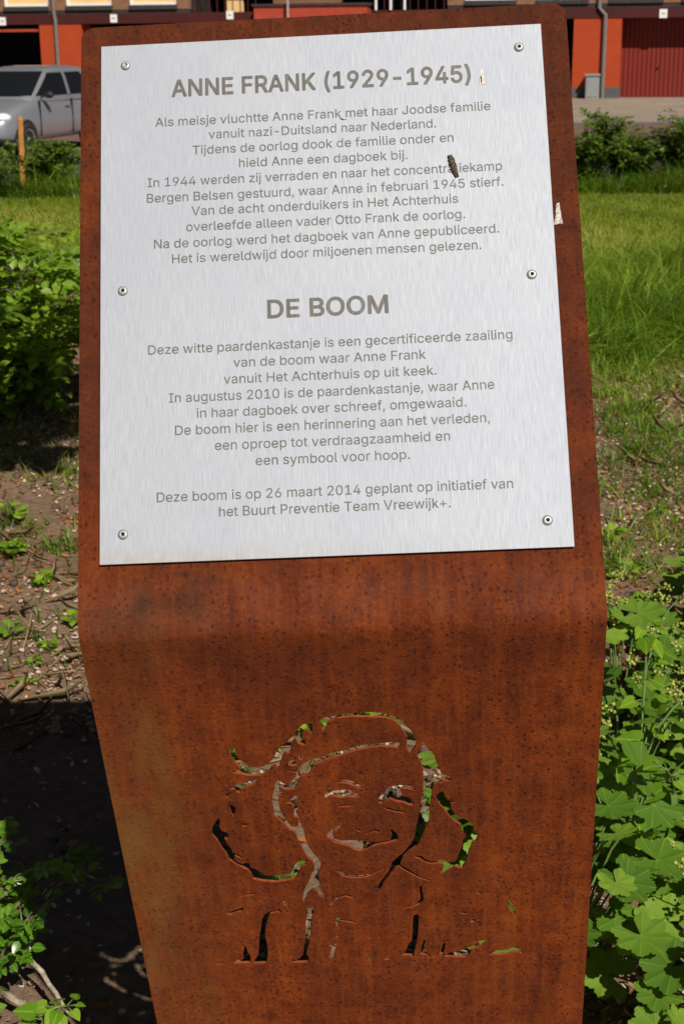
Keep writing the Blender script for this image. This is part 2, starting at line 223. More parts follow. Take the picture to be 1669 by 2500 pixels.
# outlines of the letters (advance, contours) and of the holes cut in the sign (tenths of a millimetre)
GLYPHS = {"(":[273,[[[89,207],[90,244],[94,283],[101,324],[107,354],[114,384],[122,413],[132,441],[145,477],[160,510],[177,539],[236,539],[219,503],[204,466],[191,428],[179,390],[169,351],[161,313],[156,276],[152,241],[151,207],[152,176],[155,145],[160,115],[167,83],[177,50],[188,16],[198,-10],[209,-38],[222,-66],[236,-96],[177,-96],[156,-59],[139,-21],[124,16],[111,55],[102,93],[95,131],[90,169]]]],")":[273,[[[37,-96],[52,-66],[64,-37],[76,-9],[86,18],[97,52],[106,85],[113,116],[118,147],[121,177],[122,207],[121,241],[117,276],[112,313],[104,351],[94,390],[82,428],[69,466],[54,503],[37,539],[97,539],[113,510],[128,477],[142,441],[151,413],[159,384],[167,354],[173,323],[179,283],[183,244],[184,207],[183,168],[178,130],[171,92],[161,53],[149,15],[134,-22],[117,-59],[97,-96]]]],"+":[453,[[[198,34],[198,364],[255,364],[255,34]],[[61,172],[61,226],[391,226],[391,172]]]],",":[188,[[[38,-119],[68,71],[137,71],[84,-119]]]],"-":[453,[[[337,244],[337,188],[114,188],[114,244]]]],".":[188,[[[95,-4],[83,-3],[73,1],[63,9],[55,18],[51,29],[50,41],[51,53],[55,64],[63,73],[73,81],[83,85],[95,87],[107,85],[118,81],[128,73],[135,64],[140,53],[141,41],[140,29],[135,18],[128,9],[118,1],[107,-3]]]],"0":[453,[[[227,-7],[191,-3],[158,7],[130,24],[105,48],[85,77],[69,113],[60,144],[53,178],[49,214],[48,254],[49,294],[53,330],[60,364],[69,395],[85,431],[106,461],[130,484],[159,502],[191,512],[227,516],[262,512],[295,502],[323,484],[348,461],[368,431],[384,395],[393,364],[400,330],[404,294],[405,254],[404,214],[400,178],[393,144],[384,113],[368,77],[348,48],[323,24],[295,7],[263,-3]],[[227,50],[250,52],[271,60],[290,74],[306,92],[320,116],[330,144],[338,176],[342,213],[344,254],[342,295],[338,332],[330,365],[320,393],[306,416],[290,435],[271,449],[250,457],[227,460],[203,457],[182,449],[163,435],[147,416],[134,393],[123,365],[115,332],[111,295],[109,254],[111,213],[115,176],[123,144],[134,116],[147,92],[163,74],[182,60],[203,52]]]],"1":[453,[[[76,0],[76,55],[391,55],[391,0]],[[276,509],[276,0],[212,0],[212,448],[209,448],[86,358],[86,427],[198,509]]]],"2":[453,[[[64,0],[64,47],[234,229],[282,282],[294,298],[303,312],[311,327],[316,341],[319,356],[320,371],[319,389],[315,405],[308,419],[298,431],[287,441],[273,449],[258,455],[241,458],[224,460],[205,458],[188,454],[172,447],[159,438],[148,427],[139,413],[132,398],[128,381],[127,362],[66,362],[68,391],[75,418],[86,442],[102,464],[121,482],[143,496],[168,507],[196,513],[225,516],[254,513],[281,507],[306,497],[328,482],[346,465],[361,445],[372,423],[379,398],[381,372],[380,354],[377,336],[371,318],[363,299],[351,280],[336,259],[317,235],[294,209],[267,180],[153,60],[153,57],[389,57],[389,0]]]],"4":[453,[[[40,105],[40,158],[247,509],[311,509],[109,166],[109,163],[413,163],[413,105]],[[282,0],[282,121],[282,146],[282,318],[343,318],[343,0]]]],"5":[453,[[[221,-7],[192,-5],[165,1],[140,11],[118,25],[99,41],[83,60],[71,82],[63,105],[60,130],[122,130],[125,115],[130,102],[138,89],[148,78],[160,68],[173,60],[188,54],[204,51],[221,50],[241,51],[259,56],[276,64],[291,75],[304,89],[314,104],[322,122],[326,141],[328,162],[326,183],[321,203],[314,221],[303,237],[290,251],[275,262],[257,270],[238,275],[218,277],[201,276],[184,273],[167,268],[152,262],[139,255],[128,246],[67,253],[96,509],[366,509],[366,452],[151,452],[134,301],[136,301],[148,311],[162,318],[178,325],[194,330],[212,333],[229,334],[252,332],[274,328],[294,321],[313,311],[330,299],[345,285],[358,269],[370,251],[379,231],[386,210],[390,187],[391,163],[388,132],[381,102],[369,76],[352,52],[332,32],[309,15],[282,3],[253,-4]]]],"6":[453,[[[226,-7],[196,-4],[168,3],[142,15],[119,31],[100,51],[84,74],[73,101],[66,130],[64,162],[65,187],[71,212],[80,239],[93,268],[112,302],[137,340],[252,509],[322,509],[151,261],[145,261],[151,270],[157,279],[165,288],[174,295],[184,302],[196,307],[208,311],[221,313],[235,314],[265,312],[291,305],[316,295],[337,280],[355,262],[370,240],[380,215],[387,187],[389,157],[387,127],[379,98],[368,73],[352,50],[333,30],[310,14],[284,3],[257,-4]],[[226,48],[245,50],[263,55],[279,63],[293,73],[304,86],[314,101],[322,119],[326,137],[327,157],[326,178],[322,196],[314,213],[304,228],[293,241],[279,251],[263,259],[245,264],[226,265],[207,264],[190,259],[174,252],[160,241],[148,229],[138,214],[131,197],[126,179],[125,158],[126,138],[131,119],[138,102],[148,86],[160,73],[174,63],[190,55],[207,50]]]],"9":[453,[[[226,516],[256,513],[285,506],[310,494],[333,478],[352,458],[368,434],[380,408],[387,378],[389,347],[387,322],[382,296],[373,270],[359,240],[340,207],[315,168],[200,0],[130,0],[301,248],[307,248],[302,238],[295,229],[287,221],[278,214],[268,207],[257,202],[245,198],[232,195],[218,195],[188,197],[161,203],[137,214],[116,229],[98,247],[83,269],[72,294],[66,321],[64,352],[66,382],[73,411],[85,436],[101,459],[120,479],[143,494],[168,506],[196,513]],[[226,460],[207,459],[190,454],[174,446],[160,435],[148,423],[138,407],[131,390],[127,372],[125,352],[127,331],[131,313],[138,295],[148,280],[160,268],[174,257],[190,250],[207,245],[226,243],[245,245],[263,249],[279,257],[293,267],[305,280],[314,295],[322,312],[326,330],[327,350],[326,371],[322,390],[314,407],[305,422],[293,435],[279,446],[263,454],[245,459]]]],"A":[480,[[[16,0],[201,509],[276,509],[463,0],[395,0],[287,302],[264,372],[232,478],[245,478],[213,371],[191,302],[85,0]],[[110,142],[110,199],[370,199],[370,142]]]],"B":[456,[[[60,0],[60,509],[241,509],[274,507],[304,501],[329,491],[350,477],[367,461],[381,442],[390,421],[396,398],[398,374],[397,353],[393,336],[387,320],[378,307],[368,295],[356,286],[343,278],[329,272],[315,267],[315,262],[331,260],[347,254],[363,245],[378,234],[391,220],[402,203],[411,184],[416,161],[418,136],[416,111],[410,88],[400,67],[386,48],[368,31],[344,18],[317,8],[284,2],[247,0]],[[125,57],[245,57],[281,60],[309,67],[330,80],[344,96],[353,115],[355,137],[354,153],[350,169],[342,184],[333,197],[320,209],[306,218],[289,225],[269,229],[248,231],[125,231]],[[125,285],[238,285],[256,287],[273,290],[288,296],[302,304],[314,314],[323,326],[330,340],[335,355],[336,372],[333,393],[326,412],[313,429],[294,442],[270,449],[240,452],[125,452]]]],"D":[502,[[[219,0],[96,0],[96,57],[215,57],[254,60],[288,68],[318,81],[343,99],[363,122],[379,149],[390,181],[397,216],[399,255],[397,294],[390,329],[379,361],[364,388],[344,410],[320,428],[291,441],[258,449],[221,452],[93,452],[93,509],[225,509],[261,507],[294,501],[325,492],[353,478],[385,455],[412,426],[433,391],[446,361],[455,329],[460,293],[462,255],[460,217],[455,181],[446,149],[433,119],[417,92],[398,68],[376,48],[351,31],[322,17],[291,8],[256,2]],[[125,509],[125,0],[60,0],[60,509]]]],"E":[419,[[[60,0],[60,509],[372,509],[372,452],[125,452],[125,286],[355,286],[355,229],[125,229],[125,57],[375,57],[375,0]]]],"F":[410,[[[60,0],[60,509],[369,509],[369,452],[125,452],[125,278],[346,278],[346,221],[125,221],[125,0]]]],"H":[517,[[[60,0],[60,509],[125,509],[125,289],[392,289],[392,509],[457,509],[457,0],[392,0],[392,232],[125,232],[125,0]]]],"I":[300,[[[31,0],[31,57],[118,57],[118,452],[31,452],[31,509],[269,509],[269,452],[183,452],[183,57],[269,57],[269,0]]]],"J":[396,[[[185,-7],[143,-2],[106,11],[75,33],[57,55],[44,81],[36,111],[33,145],[33,173],[98,173],[98,145],[100,117],[108,93],[122,74],[139,61],[160,53],[185,50],[209,53],[230,61],[248,74],[261,93],[269,117],[272,145],[272,509],[336,509],[336,145],[334,111],[326,81],[313,55],[294,33],[263,11],[227,-2]]]],"K":[467,[[[104,145],[104,216],[139,261],[174,303],[212,344],[364,509],[448,509],[231,276],[228,276]],[[60,0],[60,509],[125,509],[125,334],[124,225],[125,193],[125,0]],[[372,0],[188,259],[228,309],[449,0]]]],"M":[628,[[[60,0],[60,509],[152,509],[277,187],[287,159],[299,123],[311,84],[322,49],[307,49],[318,83],[330,121],[342,158],[352,187],[476,509],[568,509],[568,0],[504,0],[504,291],[504,327],[505,369],[506,413],[507,457],[513,457],[498,409],[482,363],[467,322],[456,291],[342,0],[286,0],[170,291],[159,321],[145,361],[129,408],[112,457],[119,457],[120,416],[121,372],[122,328],[122,291],[122,0]]]],"N":[523,[[[60,0],[60,509],[136,509],[343,183],[363,151],[388,107],[414,55],[405,54],[401,108],[399,157],[399,195],[399,509],[463,509],[463,0],[387,0],[202,290],[177,331],[148,381],[108,452],[119,454],[122,384],[124,328],[125,291],[125,0]]]],"O":[533,[[[267,-7],[235,-5],[205,1],[177,11],[150,25],[126,42],[105,63],[86,88],[70,115],[57,146],[48,179],[42,215],[40,254],[42,293],[48,329],[57,362],[70,393],[86,421],[105,445],[126,466],[150,484],[177,498],[205,508],[235,514],[267,516],[299,514],[329,508],[357,498],[384,484],[408,466],[429,445],[448,421],[464,393],[477,362],[486,329],[491,293],[493,254],[491,215],[486,179],[477,146],[464,115],[448,88],[429,63],[408,42],[384,25],[357,11],[329,1],[299,-5]],[[267,53],[296,55],[324,63],[349,76],[372,94],[392,116],[408,144],[420,176],[428,213],[430,254],[428,295],[420,332],[408,365],[392,392],[372,415],[349,433],[324,446],[296,453],[267,456],[237,453],[210,445],[184,433],[161,415],[142,392],[125,364],[113,332],[106,295],[103,254],[106,213],[113,176],[125,144],[142,117],[161,94],[184,76],[210,63],[237,55]]]],"P":[445,[[[60,0],[60,509],[125,509],[125,0]],[[95,509],[235,509],[272,506],[305,499],[332,487],[356,471],[375,452],[390,430],[400,404],[407,377],[409,348],[407,318],[400,291],[390,265],[375,243],[356,223],[332,207],[305,195],[272,188],[235,186],[95,186],[95,242],[233,242],[257,244],[279,248],[297,256],[312,266],[324,279],[333,294],[339,310],[343,328],[344,348],[343,367],[339,385],[333,402],[324,416],[312,428],[297,439],[279,446],[257,451],[232,452],[95,452]]]],"R":[449,[[[60,0],[60,509],[125,509],[125,0]],[[95,509],[236,509],[273,506],[305,500],[333,489],[356,473],[376,455],[390,433],[401,408],[407,381],[409,352],[407,323],[401,296],[390,271],[376,250],[356,232],[333,217],[305,206],[273,200],[236,198],[95,198],[95,255],[234,255],[258,256],[280,260],[298,267],[313,276],[325,287],[334,300],[340,316],[344,333],[345,352],[344,371],[340,389],[334,405],[325,419],[313,430],[298,440],[279,446],[258,451],[233,452],[95,452]],[[353,0],[230,229],[303,229],[428,0]]]],"T":[449,[[[32,452],[32,509],[417,509],[417,452],[257,452],[257,0],[193,0],[193,452]]]],"V":[480,[[[204,0],[16,509],[84,509],[192,206],[215,137],[248,31],[235,31],[267,138],[290,206],[395,509],[463,509],[278,0]]]],"a":[389,[[[160,-9],[137,-7],[115,-3],[94,5],[76,15],[60,29],[48,45],[38,63],[32,84],[30,108],[32,128],[36,146],[43,161],[53,174],[64,184],[78,193],[92,200],[108,206],[125,211],[178,220],[234,227],[247,229],[257,231],[265,235],[271,240],[274,246],[276,255],[276,257],[275,272],[272,285],[267,297],[260,307],[251,315],[240,322],[227,327],[212,330],[196,331],[178,330],[163,327],[149,322],[137,316],[127,309],[118,301],[110,292],[104,283],[100,274],[41,291],[51,313],[64,331],[79,346],[95,358],[114,368],[133,375],[153,380],[173,383],[194,384],[208,384],[223,382],[239,379],[255,375],[271,369],[286,360],[300,350],[312,336],[322,320],[330,301],[335,278],[337,251],[337,0],[277,0],[277,52],[272,52],[267,43],[260,34],[252,25],[242,16],[229,8],[215,1],[199,-4],[181,-7]],[[170,45],[192,47],[211,51],[228,59],[242,68],[254,80],[263,93],[270,108],[274,122],[276,138],[276,190],[272,187],[267,184],[259,182],[231,176],[200,171],[175,168],[161,166],[147,163],[134,159],[122,153],[112,147],[103,139],[97,130],[93,118],[92,105],[93,93],[96,82],[102,72],[109,64],[119,57],[130,52],[142,48],[156,46]]]],"b":[424,[[[229,-8],[208,-7],[189,-3],[172,4],[159,12],[147,21],[138,31],[118,59],[112,59],[112,0],[53,0],[53,509],[114,509],[114,319],[118,319],[137,346],[147,355],[158,364],[171,373],[188,379],[207,383],[229,384],[259,382],[287,374],[313,361],[335,342],[354,320],[370,293],[381,261],[388,227],[390,189],[388,151],[381,116],[370,84],[355,57],[336,34],[313,16],[288,3],[260,-6]],[[220,47],[242,49],[262,55],[279,66],[294,80],[306,97],[316,117],[323,139],[327,163],[328,189],[327,215],[323,239],[316,261],[307,281],[295,298],[280,311],[262,322],[243,328],[220,330],[198,328],[178,322],[161,312],[147,299],[134,282],[125,263],[118,241],[114,216],[113,189],[114,162],[118,138],[125,115],[135,95],[147,78],[162,65],[179,55],[198,49]]]],"c":[396,[[[207,-8],[174,-5],[144,3],[117,16],[93,35],[72,58],[56,85],[44,116],[37,150],[34,187],[37,225],[44,260],[56,291],[72,318],[93,341],[117,360],[144,374],[174,382],[207,384],[226,384],[243,381],[260,377],[276,371],[291,364],[305,356],[318,346],[330,335],[340,322],[349,308],[356,293],[362,277],[303,262],[300,272],[295,281],[290,289],[284,297],[278,304],[270,311],[261,316],[252,321],[242,325],[231,328],[220,329],[207,330],[184,328],[163,321],[145,310],[130,296],[118,278],[108,258],[102,236],[98,212],[96,187],[98,163],[102,139],[108,117],[118,97],[130,80],[145,66],[163,55],[184,49],[207,46],[220,47],[232,49],[243,52],[253,55],[262,60],[271,66],[279,73],[285,80],[292,89],[297,98],[301,107],[304,117],[363,102],[357,86],[350,70],[341,56],[331,43],[319,32],[306,21],[292,12],[277,5],[261,-1],[244,-5],[226,-7]]]],"d":[424,[[[195,-8],[165,-6],[137,3],[111,16],[89,34],[70,57],[55,84],[43,116],[36,151],[34,189],[36,227],[43,261],[55,293],[70,320],[89,342],[112,361],[137,374],[165,382],[196,384],[218,383],[237,379],[253,373],[267,364],[278,355],[287,346],[306,319],[311,319],[311,509],[372,509],[372,0],[313,0],[313,59],[307,59],[287,31],[277,21],[266,12],[252,4],[236,-3],[217,-7]],[[205,47],[226,49],[246,55],[263,65],[278,78],[290,95],[299,115],[306,138],[310,162],[312,189],[310,216],[306,241],[300,263],[290,282],[278,299],[263,312],[246,322],[227,328],[205,330],[182,328],[162,322],[145,311],[130,298],[118,281],[108,261],[102,239],[98,215],[96,189],[98,163],[102,139],[109,117],[118,97],[130,80],[145,66],[162,55],[182,49]]]],"e":[404,[[[212,-8],[177,-5],[145,3],[117,16],[92,35],[72,58],[56,85],[44,116],[37,150],[34,187],[36,224],[44,258],[55,290],[71,317],[91,340],[115,359],[142,373],[172,382],[205,384],[226,383],[246,380],[266,374],[285,366],[303,355],[319,341],[334,324],[347,305],[357,282],[365,256],[370,227],[371,194],[371,169],[75,169],[75,221],[338,221],[310,202],[308,226],[304,248],[298,269],[288,286],[277,301],[263,314],[246,323],[227,328],[205,330],[183,328],[164,323],[146,313],[131,301],[119,286],[109,270],[102,251],[97,231],[96,211],[96,178],[98,151],[102,127],[110,106],[121,88],[135,73],[151,61],[169,53],[190,48],[212,46],[227,47],[241,49],[254,53],[265,58],[276,65],[285,73],[294,82],[300,93],[306,105],[365,91],[358,72],[348,55],[335,39],[320,26],[302,14],[283,4],[261,-3],[237,-7]]]],"f":[254,[[[228,379],[228,327],[6,327],[6,379]],[[81,0],[81,432],[82,452],[87,470],[96,486],[107,499],[120,510],[135,519],[152,525],[169,529],[187,530],[201,530],[212,529],[222,527],[243,521],[227,468],[215,472],[195,474],[178,472],[164,468],[154,460],[147,449],[143,435],[142,419],[142,0]]]],"g":[425,[[[207,-151],[180,-149],[156,-146],[134,-140],[114,-132],[97,-122],[82,-110],[70,-97],[59,-84],[51,-69],[101,-41],[122,-66],[131,-74],[142,-82],[154,-88],[169,-93],[187,-96],[207,-97],[236,-95],[261,-87],[282,-75],[298,-58],[308,-34],[311,-6],[311,68],[306,68],[287,41],[277,32],[266,23],[252,16],[236,10],[217,6],[195,5],[165,7],[138,14],[113,27],[90,43],[71,65],[55,90],[43,120],[36,154],[34,191],[36,229],[43,263],[55,293],[71,320],[90,342],[112,361],[138,374],[166,382],[196,384],[218,383],[237,379],[253,373],[267,365],[279,356],[288,346],[308,319],[313,319],[313,379],[372,379],[372,-9],[370,-40],[363,-67],[350,-90],[334,-109],[314,-124],[291,-136],[265,-144],[237,-149]],[[205,59],[227,61],[246,66],[264,75],[278,87],[290,103],[300,121],[307,142],[311,166],[312,193],[311,219],[307,242],[300,264],[291,283],[279,299],[264,312],[247,322],[227,328],[205,330],[182,328],[163,322],[145,312],[130,298],[118,282],[109,262],[102,241],[98,218],[96,193],[98,167],[102,144],[109,123],[118,104],[131,88],[145,76],[163,66],[183,61]]]],"h":[410,[[[114,227],[114,0],[53,0],[53,509],[114,509],[114,287],[102,287],[116,319],[132,344],[152,362],[175,374],[200,382],[227,384],[252,383],[275,377],[295,369],[313,356],[328,340],[341,321],[350,298],[355,271],[357,240],[357,0],[296,0],[296,235],[293,263],[286,286],[273,304],[256,318],[235,326],[210,329],[192,328],[176,324],[161,317],[147,308],[136,297],[126,283],[119,266],[115,248]]]],"i":[167,[[[53,0],[53,379],[114,379],[114,0]],[[84,443],[73,444],[63,448],[54,455],[47,463],[43,472],[41,483],[43,494],[47,504],[54,512],[63,518],[73,522],[84,524],[95,522],[105,518],[114,512],[121,504],[125,494],[126,483],[125,472],[121,463],[114,455],[105,448],[95,444]]]],"j":[167,[[[53,379],[114,379],[114,-30],[112,-52],[108,-72],[102,-90],[92,-106],[80,-119],[65,-129],[47,-137],[27,-141],[4,-143],[-10,-143],[-10,-87],[2,-87],[18,-85],[31,-80],[40,-72],[47,-61],[51,-46],[53,-29]],[[83,443],[72,444],[62,448],[53,455],[47,463],[42,472],[41,483],[42,494],[47,504],[53,512],[62,518],[72,522],[83,524],[95,522],[105,518],[114,512],[120,504],[125,494],[126,483],[125,472],[120,463],[114,455],[105,448],[95,444]]]],"k":[381,[[[110,137],[110,212],[121,212],[284,379],[360,379],[184,199],[177,199]],[[53,0],[53,509],[114,509],[114,0]],[[294,0],[148,186],[191,229],[372,0]]]],"l":[189,[[[139,-2],[112,0],[91,8],[74,20],[62,37],[55,59],[53,84],[53,509],[114,509],[114,99],[114,83],[117,71],[120,62],[126,57],[135,53],[146,52],[160,53],[170,54],[181,3],[162,-1]]]],"m":[610,[[[53,0],[53,379],[112,379],[112,295],[108,295],[114,314],[122,331],[132,346],[144,358],[158,368],[172,376],[187,382],[203,385],[219,386],[245,383],[268,375],[287,361],[303,342],[314,320],[321,295],[312,295],[318,312],[326,329],[337,343],[350,356],[364,366],[381,375],[398,381],[417,385],[437,386],[458,385],[478,380],[497,372],[514,361],[529,346],[541,328],[550,307],[555,283],[557,255],[557,0],[496,0],[496,254],[493,279],[485,298],[473,313],[456,323],[438,329],[419,330],[402,329],[387,326],[374,320],[363,312],[353,302],[345,290],[340,277],[336,263],[335,247],[335,0],[274,0],[274,260],[272,280],[265,297],[253,311],[238,322],[220,328],[199,330],[185,329],[171,326],[158,320],[145,312],[135,302],[126,289],[119,274],[115,257],[114,238],[114,0]]]],"n":[410,[[[114,227],[114,0],[53,0],[53,379],[112,379],[112,287],[102,287],[116,319],[132,344],[152,362],[175,374],[200,382],[227,384],[252,383],[275,377],[295,369],[313,356],[328,340],[341,321],[350,298],[355,271],[357,240],[357,0],[296,0],[296,235],[293,263],[286,286],[273,304],[256,318],[235,326],[210,329],[192,328],[176,324],[161,317],[147,308],[136,297],[126,283],[119,266],[115,248]]]],"o":[415,[[[207,-8],[174,-5],[144,3],[117,16],[93,35],[72,58],[56,85],[44,116],[37,150],[34,187],[37,225],[44,260],[56,291],[72,318],[93,341],[117,360],[144,374],[174,382],[207,384],[241,382],[271,374],[299,360],[323,341],[343,318],[359,291],[371,260],[379,225],[381,187],[379,150],[371,116],[359,85],[343,58],[323,35],[299,16],[271,3],[241,-5]],[[207,46],[231,49],[252,55],[270,66],[285,80],[298,97],[307,117],[314,139],[318,163],[319,187],[318,212],[314,236],[307,258],[298,278],[285,296],[270,310],[252,321],[231,328],[207,330],[184,328],[163,321],[145,310],[130,296],[118,278],[108,258],[102,236],[98,212],[96,187],[98,163],[102,139],[108,117],[118,97],[130,80],[145,66],[163,55],[184,49]]]],"p":[424,[[[53,-143],[53,379],[112,379],[112,319],[118,319],[137,346],[147,355],[158,364],[171,373],[188,379],[207,383],[229,384],[259,382],[287,374],[313,361],[335,342],[354,320],[370,293],[381,261],[388,227],[390,189],[388,151],[381,116],[370,84],[355,57],[336,34],[313,16],[288,3],[260,-6],[229,-8],[208,-7],[189,-3],[173,4],[159,12],[147,21],[138,31],[118,59],[114,59],[114,-143]],[[220,47],[242,49],[262,55],[279,66],[294,80],[306,97],[316,117],[323,139],[327,163],[328,189],[327,215],[323,239],[316,261],[307,281],[295,298],[280,311],[262,322],[243,328],[220,330],[198,328],[178,322],[161,312],[147,299],[134,282],[125,263],[118,241],[114,216],[113,189],[114,162],[118,138],[125,115],[135,95],[147,78],[162,65],[179,55],[198,49]]]],"r":[259,[[[53,0],[53,379],[112,379],[112,321],[115,321],[124,339],[137,354],[152,367],[171,377],[191,383],[213,385],[229,384],[243,384],[243,322],[230,324],[207,326],[190,324],[174,321],[159,315],[146,306],[135,296],[126,284],[119,269],[115,254],[114,237],[114,0]]]],"s":[365,[[[182,-8],[157,-7],[133,-3],[112,3],[93,12],[76,24],[62,38],[50,54],[41,73],[36,94],[94,107],[101,87],[111,72],[124,60],[141,52],[160,47],[181,45],[206,47],[227,53],[244,62],[258,74],[265,88],[268,103],[266,115],[262,126],[254,136],[243,144],[229,150],[212,155],[149,170],[118,180],[92,192],[72,208],[58,227],[50,249],[47,274],[49,295],[55,314],[65,332],[79,347],[95,360],[115,370],[137,378],[161,383],[187,384],[212,383],[234,379],[254,372],[271,363],[286,352],[299,339],[309,324],[318,308],[324,290],[268,277],[262,291],[254,304],[243,316],[228,325],[210,331],[187,333],[166,331],[147,326],[131,317],[119,305],[111,292],[109,277],[110,264],[115,253],[124,243],[136,235],[152,229],[172,223],[229,209],[261,200],[287,187],[306,171],[320,153],[328,131],[331,107],[329,85],[323,65],[312,47],[298,31],[281,18],[260,6],[236,-2],[210,-7]]]],"t":[227,[[[204,379],[204,327],[6,327],[6,379]],[[65,471],[126,471],[126,98],[127,83],[130,70],[136,61],[144,55],[156,51],[170,50],[185,51],[202,54],[213,2],[192,-3],[168,-4],[138,-1],[113,7],[92,21],[77,41],[68,64],[65,93]]]],"u":[410,[[[182,-5],[158,-3],[135,2],[115,11],[97,23],[82,39],[69,59],[60,82],[54,109],[53,139],[53,379],[114,379],[114,144],[116,117],[124,94],[137,75],[154,61],[175,53],[200,50],[218,51],[234,55],[249,62],[263,71],[274,83],[283,97],[290,113],[295,132],[296,153],[296,379],[357,379],[357,0],[298,0],[298,92],[307,92],[294,60],[277,35],[257,17],[234,5],[209,-3]]]],"v":[389,[[[163,0],[17,379],[84,379],[165,155],[173,132],[180,110],[187,87],[206,21],[184,21],[203,87],[209,110],[216,132],[224,155],[305,379],[371,379],[226,0]]]],"w":[567,[[[138,0],[23,379],[87,379],[133,214],[154,137],[175,41],[165,41],[186,135],[206,214],[252,379],[316,379],[362,214],[382,136],[402,41],[391,41],[413,135],[434,214],[480,379],[545,379],[429,0],[368,0],[319,172],[305,225],[291,280],[277,338],[291,338],[277,280],[263,225],[248,172],[199,0]]]],"y":[389,[[[47,-139],[61,-86],[71,-87],[83,-89],[94,-90],[104,-89],[113,-86],[122,-81],[130,-74],[138,-64],[145,-51],[151,-36],[163,-1],[17,379],[84,379],[165,155],[173,132],[180,109],[187,87],[206,21],[184,21],[202,87],[224,155],[305,379],[371,379],[204,-58],[196,-77],[187,-93],[177,-107],[165,-119],[153,-128],[139,-136],[125,-141],[109,-144],[91,-145],[65,-143]]]],"z":[380,[[[42,0],[42,46],[254,320],[254,323],[48,323],[48,379],[333,379],[333,331],[126,60],[126,56],[339,56],[339,0]]]]," ":[188,[]]}
